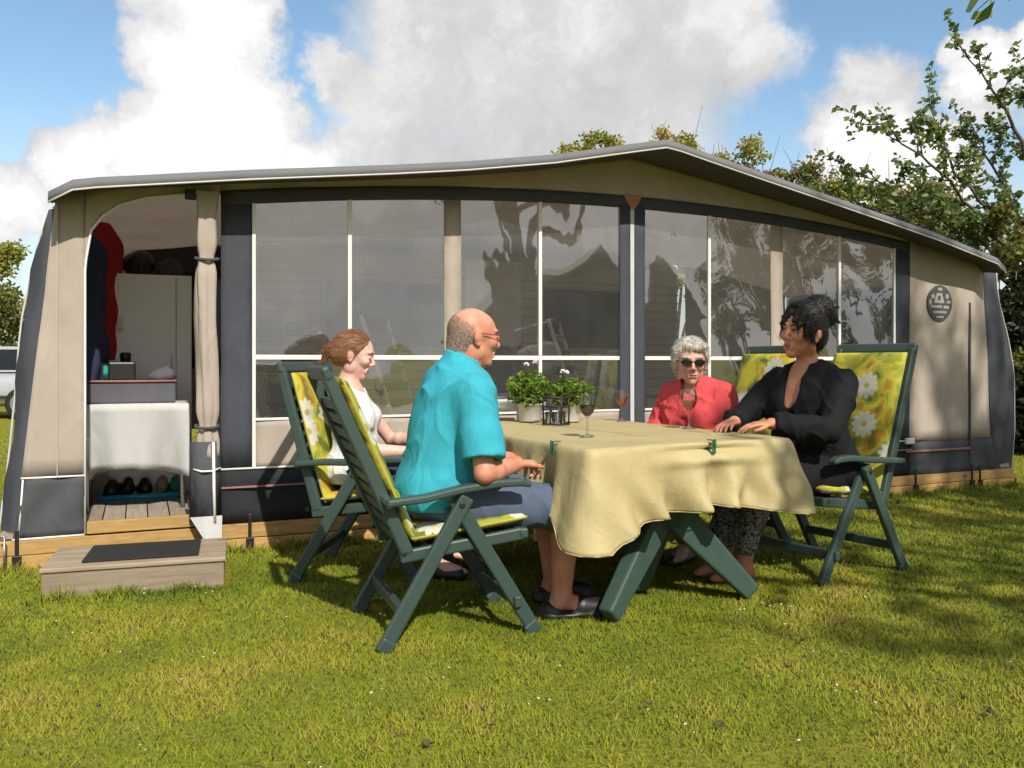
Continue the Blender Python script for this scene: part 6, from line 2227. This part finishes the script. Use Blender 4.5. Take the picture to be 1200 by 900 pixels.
def bush(base, rx, ry, h, nleaf, size, mat, lab, cat, name, group, seed, nclump=26, z0=.05, twigs=14, tintc=.45, tintr=.22, pokes=0, clr=1.0, flat=.08):
    r = np.random.default_rng(seed)
    e = empty(name, base)
    tag(e, lab, cat, group)
    clumps = []
    for i in range(nclump):
        a = r.uniform(0, 6.283); rr = r.random() ** .6
        z = z0 + (h - z0) * r.random() ** .85
        prof = math.sqrt(max(flat, 1 - (max(0, z - h * .45) / (h * .58)) ** 2))
        clumps.append((np.array([rx * rr * math.cos(a) * prof, ry * rr * math.sin(a) * prof, z]), (.16 + .18 * r.random()) * min(rx, h) * .9 * clr))
    P, k = clump_points(nleaf, clumps, r)
    P = P[P[:, 2] > 0.0] if True else P
    k = k[:len(P)]
    ct = r.normal(0, .16, nclump)
    tint = tintc + ct[k] + r.normal(0, tintr * .6, len(P))
    link('crown', leaf_mesh('crown', P, size, tint, seed=seed), M[mat], e)
    m = MB()
    for i in range(twigs):
        c, s_ = clumps[i % nclump]
        a = r.uniform(0, 6.28)
        b0 = np.array([.12 * rx * math.cos(a), .12 * ry * math.sin(a), 0.0])
        mid = b0 * .5 + c * .5 + r.normal(0, .05, 3) * h * .3
        m.tube([b0, mid, c], [.018 * h / 2, .010 * h / 2, .004 * h / 2], 5)
    for i in range(pokes):
        a = r.uniform(0, 6.28); rr = r.random() * .8
        x, y = rx * rr * math.cos(a), ry * rr * math.sin(a)
        m.tube([(x, y, h * .6), (x + r.normal(0, .08), y, h * .9), (x + r.normal(0, .16), y, h * (.98 + .11 * r.random()))], [.012, .008, .004], 5)
    m.build('trunk', M['twig'], e, True)
    return e


G_R = 'shrubs of the hedge behind the caravan'
# hedge row behind the caravan; crowns just clear the awning roof
hed = [
 ((1.5, 15.6), 1.1, 1.0, 4.70, 'yellow green shrub top showing just left of the awning roof peak', 'leaf_bright', 3),
 ((2.7, 15.4), 1.35, 1.0, 4.75, 'yellow green shrub showing right above the awning roof peak', 'leaf_bright', 5),
 ((3.9, 15.2), 1.4, 1.0, 4.5, 'shrub with bare twigs just right of the awning roof peak', 'leaf_bright', 9),
 ((4.9, 15.0), 1.4, 1.0, 4.15, 'thin twiggy shrub over the middle of the right roof slope', 'leaf_hedge', 9),
 ((5.9, 14.8), 1.35, 1.0, 3.85, 'olive shrub low above the right roof slope', 'leaf_bright', 8),
 ((7.0, 14.4), 1.3, 1.0, 3.75, 'green shrub left of the leafy tree over the roof', 'leaf_hedge', 6),
]
for i, ((x, y), rx, ry, h, lab, mt_, pk) in enumerate(hed):
    bush((x, y, 0), rx, ry, h * 1.08, 11000, .080, mt_, lab, 'shrub', 'hedge_shrub', G_R, 100 + i, 90, 2.2, 10, .58, .25, pk, .62, .45)
# dark hedge at the right end of the awning
for i, (x, y, rx, ry, h, lab, mt_) in enumerate([
 (6.25, 11.0, .8, .9, 3.0, 'olive brown hedge bush right behind the end of the awning', 'leaf_hedge'),
 (7.4, 11.4, .9, .9, 2.9, 'dense dark hedge bush at the right edge of the pitch', 'leaf_dark'),
 (6.15, 10.5, .6, .6, 2.1, 'low dark bush close behind the right end of the awning', 'leaf_dark'),
 (6.9, 10.2, .7, .6, 1.6, 'low dark green bush at the foot of the right hedge', 'leaf_dark'),
 (9.3, 12.4, 1.2, 1.0, 3.6, 'tall hedge bush beyond the right edge of the lawn', 'leaf_hedge')]):
    bush((x, y, 0), rx, ry, h, 15000, .085, mt_, lab, 'bush', 'hedge_bush', 'bushes at the right of the awning', 140 + i, 44, .05, 12)
# bushes beyond the car, far left
for i, (x, y, rx, h, lab, mt_) in enumerate([
 (-14.6, 24.5, 1.6, 4.3, 'yellow green bush beyond the car, cut by the left edge', 'leaf_bright'),
 (-12.9, 25.0, 1.5, 4.1, 'yellow green bush beside the awning corner beyond the car', 'leaf_bright'),
 (-14.0, 22.8, 1.5, 3.1, 'reddish brown bush low behind the car', 'leaf_hedge'),
 (-12.2, 23.5, 1.4, 2.5, 'olive bush low behind the left side of the awning', 'leaf_hedge'),
 (-18.2, 24.5, 2.2, 4.0, 'green bush well left of the parked car', 'leaf_hedge'),
 (-10.2, 25.5, 1.8, 3.2, 'green bush hidden behind the left end of the caravan', 'leaf_hedge')]):
    bush((x, y, 0), rx, 1.3, h, 6500, .13, mt_, lab, 'bush', 'hedge_bush', 'bushes at the far left', 160 + i, 30, .05, 10)


def spray(P, T, path, r, nside=10, sl_=.55, leaf_step=.055, tubes=None, depth=0):
    """branch path with side shoots; leaves set along every shoot"""
    pts = [np.array(q, float) for q in path]
    segs = np.linspace(0, 1, 14)
    cum = [0]
    for i in range(len(pts) - 1): cum.append(cum[-1] + np.linalg.norm(pts[i + 1] - pts[i]))
    tot = cum[-1]
    def at_(f):
        d = f * tot
        for i in range(len(pts) - 1):
            if d <= cum[i + 1] or i == len(pts) - 2:
                q = (d - cum[i]) / (cum[i + 1] - cum[i]); return pts[i] + (pts[i + 1] - pts[i]) * q
    return at_, tot


def leafy_tree(name, base, limbs, lab, seed, size, mat, trunk_r, side_n, side_l, leaf_step, group=None, upbias=.25):
    r = np.random.default_rng(seed)
    e = empty(name, base); tag(e, lab, 'tree', group)
    tr = MB(); LP = []; LT = []
    def shoot(a, d, L, rad, lv):
        n = max(3, int(L / .12)); p = np.array(a, float); pts = [p.copy()]
        d = np.array(d, float)
        for i in range(n):
            d = d + r.normal(0, .16, 3) + np.array([0, 0, upbias * .12]); d /= np.linalg.norm(d)
            p = p + d * (L / n); pts.append(p.copy())
        tr.tube(pts, [rad * (1 - .75 * i / n) for i in range(n + 1)], 5 if lv else 6)
        tc_ = r.normal(0, .13)
        tot = L; k = int(tot / leaf_step)
        for j in range(k):
            f = (j + r.random()) / k
            if f < .12: continue
            i0 = min(int(f * n), n - 1); q = pts[i0] + (pts[i0 + 1] - pts[i0]) * (f * n - i0)
            for _ in range(3):
                LP.append(q + r.normal(0, size * .22, 3)); LT.append(.45 + tc_ + r.normal(0, .16) + .12 * f)
        return pts, d
    for limb in limbs:
        pts = [np.array(q, float) for q in limb[0]]
        fine = []
        for i in range(len(pts) - 1):
            for q in np.linspace(0, 1, 5)[:-1]: fine.append(pts[i] + (pts[i + 1] - pts[i]) * q + r.normal(0, .025, 3) * (1 if i else 0))
        fine.append(pts[-1])
        N = len(fine); r0, r1 = limb[1], limb[2]
        tr.tube(fine, [r0 + (r1 - r0) * i / (N - 1) for i in range(N)], 8)
        start = limb[3] if len(limb) > 3 else .35
        ns = int(side_n * (limb[4] if len(limb) > 4 else 1))
        for j in range(ns):
            f = start + (1 - start) * (j + r.random()) / ns
            i0 = min(int(f * (N - 1)), N - 2); q = fine[i0] + (fine[i0 + 1] - fine[i0]) * (f * (N - 1) - i0)
            ax = fine[i0 + 1] - fine[i0]; ax /= np.linalg.norm(ax)
            d = r.normal(0, 1, 3); d -= ax * (d @ ax); d /= np.linalg.norm(d)
            d = d * .8 + ax * .75 + np.array([0, 0, upbias]); d /= np.linalg.norm(d)
            L = side_l * r.uniform(.45, 1.1) * (1.15 - .7 * f)
            sp2, dd = shoot(q, d, L, .012, 1)
            for _ in range(2):
                m_ = sp2[len(sp2) // 2]
                d2 = d + r.normal(0, .7, 3); d2 /= np.linalg.norm(d2)
                shoot(m_, d2, L * .5, .006, 1)
        shoot(fine[-1], (fine[-1] - fine[-2]) / np.linalg.norm(fine[-1] - fine[-2]), side_l * .7, r1, 1)
    tr.build('trunk', M['bark'], e, True)
    P = np.array(LP); T = np.array(LT)
    link('crown', leaf_mesh('crown', P, size, T, seed=seed, aspect=.66), M[mat], e)
    return e


def wp(px, py, D, base):
    return ((px - 600) / 1000 * D - base[0], D - base[1], 1.1 + (425 - py) / 1000 * D - base[2])


B = (8.1, 11.9, 0)
Q = lambda px, py, D=11.5: wp(px, py, D, B)
leafy_tree('leafy_tree', B, [
    ([(0, 0, 0), (-.05, .0, 1.0), (-.1, 0, 1.8), Q(1230, 220, 11.8)], .13, .06, .7, .6),
    ([(-.1, 0, 1.8), Q(1215, 225, 11.7), Q(1190, 150, 11.5), Q(1165, 105, 11.3), Q(1128, 58, 11.2)], .04, .007, .35, .8),
    ([(-.05, 0, 1.6), Q(1180, 265), Q(1120, 205, 11.2), Q(1090, 125, 11.0)], .034, .007, .3, 1.1),
    ([(-.05, 0, 1.5), Q(1170, 275), Q(1090, 190, 10.9), Q(1030, 145, 10.7)], .034, .007, .3, 1.1),
    ([(-.05, 0, 1.4), Q(1150, 285), Q(1070, 235, 11.0), Q(1000, 200, 11.1)], .03, .007, .3, 1.1),
    ([(-.05, 0, 1.2), Q(1140, 295), Q(1060, 260, 11.4), Q(985, 228, 11.6)], .04, .010, .25, 1.0),
    ([(0, 0, 1.8), Q(1230, 200), Q(1225, 130, 11.7), Q(1205, 90, 11.8)], .035, .007, .3, 1.0),
    ([(0, 0, 1.8), Q(1250, 230, 12.2), Q(1290, 150, 12.4), Q(1310, 60, 12.5)], .04, .008, .3, 1.2),
    ([(0, 0, 1.6), Q(1200, 260, 12.3), Q(1160, 190, 12.5), Q(1140, 150, 12.6)], .035, .007, .2, 1.2),
    ([(0, 0, 1.3), Q(1190, 290, 11.6), Q(1130, 265, 11.8), Q(1080, 250, 12.0)], .035, .007, .2, 1.2),
    ([(0, 0, 1.6), Q(1280, 270, 11.3), Q(1340, 200, 11.2), Q(1380, 150, 11.0)], .035, .007, .2, 1.0),
], 'leafy green tree with loose sprays at the right above the awning roof', 21, .085, 'leaf_tree', .13, 13, .80, .050)

# big tree outside the frame to the right: it shades the right side of the lawn and mirrors in the windows
B2 = (7.0, -.6, 0)
rt = np.random.default_rng(5)
lim = [([(0, 0, 0), (.05, .1, 1.5), (0, 0, 3.0), (-.1, .1, 5.2)], .22, .10, .75, .5)]
for (tx, ty, tz) in ((-3.4, 1.0, 5.2), (-3.0, -1.6, 5.6), (-1.2, 2.0, 6.4), (-1.8, -.4, 7.4), (.4, 1.6, 7.6), (.8, -1.8, 6.8), (2.2, .6, 6.6), (1.6, 2.6, 5.4), (-.6, -3.0, 5.6), (-2.2, 2.6, 4.7), (-4.1, .9, 4.2), (-.6, .4, 9.4), (.6, -.3, 9.0), (1.2, 1.0, 8.4), (-1.6, 1.0, 8.6), (.3, .9, 8.7), (.9, .4, 8.2), (-.3, 1.3, 7.9), (.1, .2, 8.0)):
    lim.append(([(0, 0, 2.4 + rt.random() * 1.2), (tx * .35, ty * .35, 3.2 + (tz - 3.2) * .45), (tx * .75, ty * .75, 3.0 + (tz - 3.0) * .85), (tx, ty, tz)], .085, .02, .3, 1.0))
# a low bough whose tip hangs into the top right corner of the view
lim.append(([(0, 0, 2.6), (-1.4, 1.7, 3.4), (-3.0, 3.7, 3.4), (-4.05, 4.5, 3.16)], .06, .008, .45, .4))
leafy_tree('shade_tree', B2, lim, 'broad shade tree at the right beside the pitch, one twig hanging into the corner', 33, .12, 'leaf_tree', .22, 12, 1.2, .11)
# more trees and a wooden cabin stand behind the camera and mirror in the clear windows
for i, (x, y, h) in enumerate([(13.5, 4.5, 6.5), (17.5, -.5, 8.0), (-2.0, -15, 8.5), (21.5, 3.0, 9.0), (-7.0, -14.0, 8.0), (22, -3, 9), (-14, -10, 8)]):
    bush((x, y, 0), h * .28, h * .28, h, 5200, .20, 'leaf_tree', ['young tree at the right boundary of the pitch', 'broad tree beyond the cabin at the right', 'tree straight behind the camera', 'tall tree far beyond the right boundary', 'tree at the left behind the camera', 'tall tree behind the broad one at the right', 'tree at the far left behind the camera'][i], 'tree', 'boundary_tree', 'trees around the pitch', 200 + i, 34, h * .22, 16)
cab = empty('wooden_cabin', (13.0, -4.6, 0), R(35))
tag(cab, 'dark brown boarded cabin with a pale gable roof across the lawn', 'cabin')
m = MB(); m.box((-2.2, -3, 0), (2.2, 3, 2.3)); m.add([(-2.2, -3, 2.3), (2.2, -3, 2.3), (0, -3, 3.7), (-2.2, 3, 2.3), (2.2, 3, 2.3), (0, 3, 3.7)], [(0, 1, 2), (5, 4, 3)])
m.build('wall', M['cabin_wood'], cab)
for sx in (-1, 1):
    m = MB(); m.beam((sx * 1.3, 0, 2.93), (sx * 1.31, 0, 2.93), .01, .01)
    m = MB(); m.add([(0, -3.3, 3.78), (0, 3.3, 3.78), (sx * 2.6, 3.3, 2.12), (sx * 2.6, -3.3, 2.12)], [(0, 1, 2, 3)]); m.build('roof', M['cabin_roof'], cab, solid=.08)
for i in range(11):
    m = MB(); m.box((-2.24, -2.98, .12 + i * .2), (-2.205, 2.98, .29 + i * .2)); m.build('board', M['cabin_wood'], cab)
m = MB(); m.box((-2.26, -.4, 0.05), (-2.245, .5, 2.0)); m.build('door', M['caravan_trim'], cab)
m = MB(); m.box((-2.27, 1.1, .9), (-2.245, 2.2, 1.8)); m.build('window', M['dark_glass'], cab)
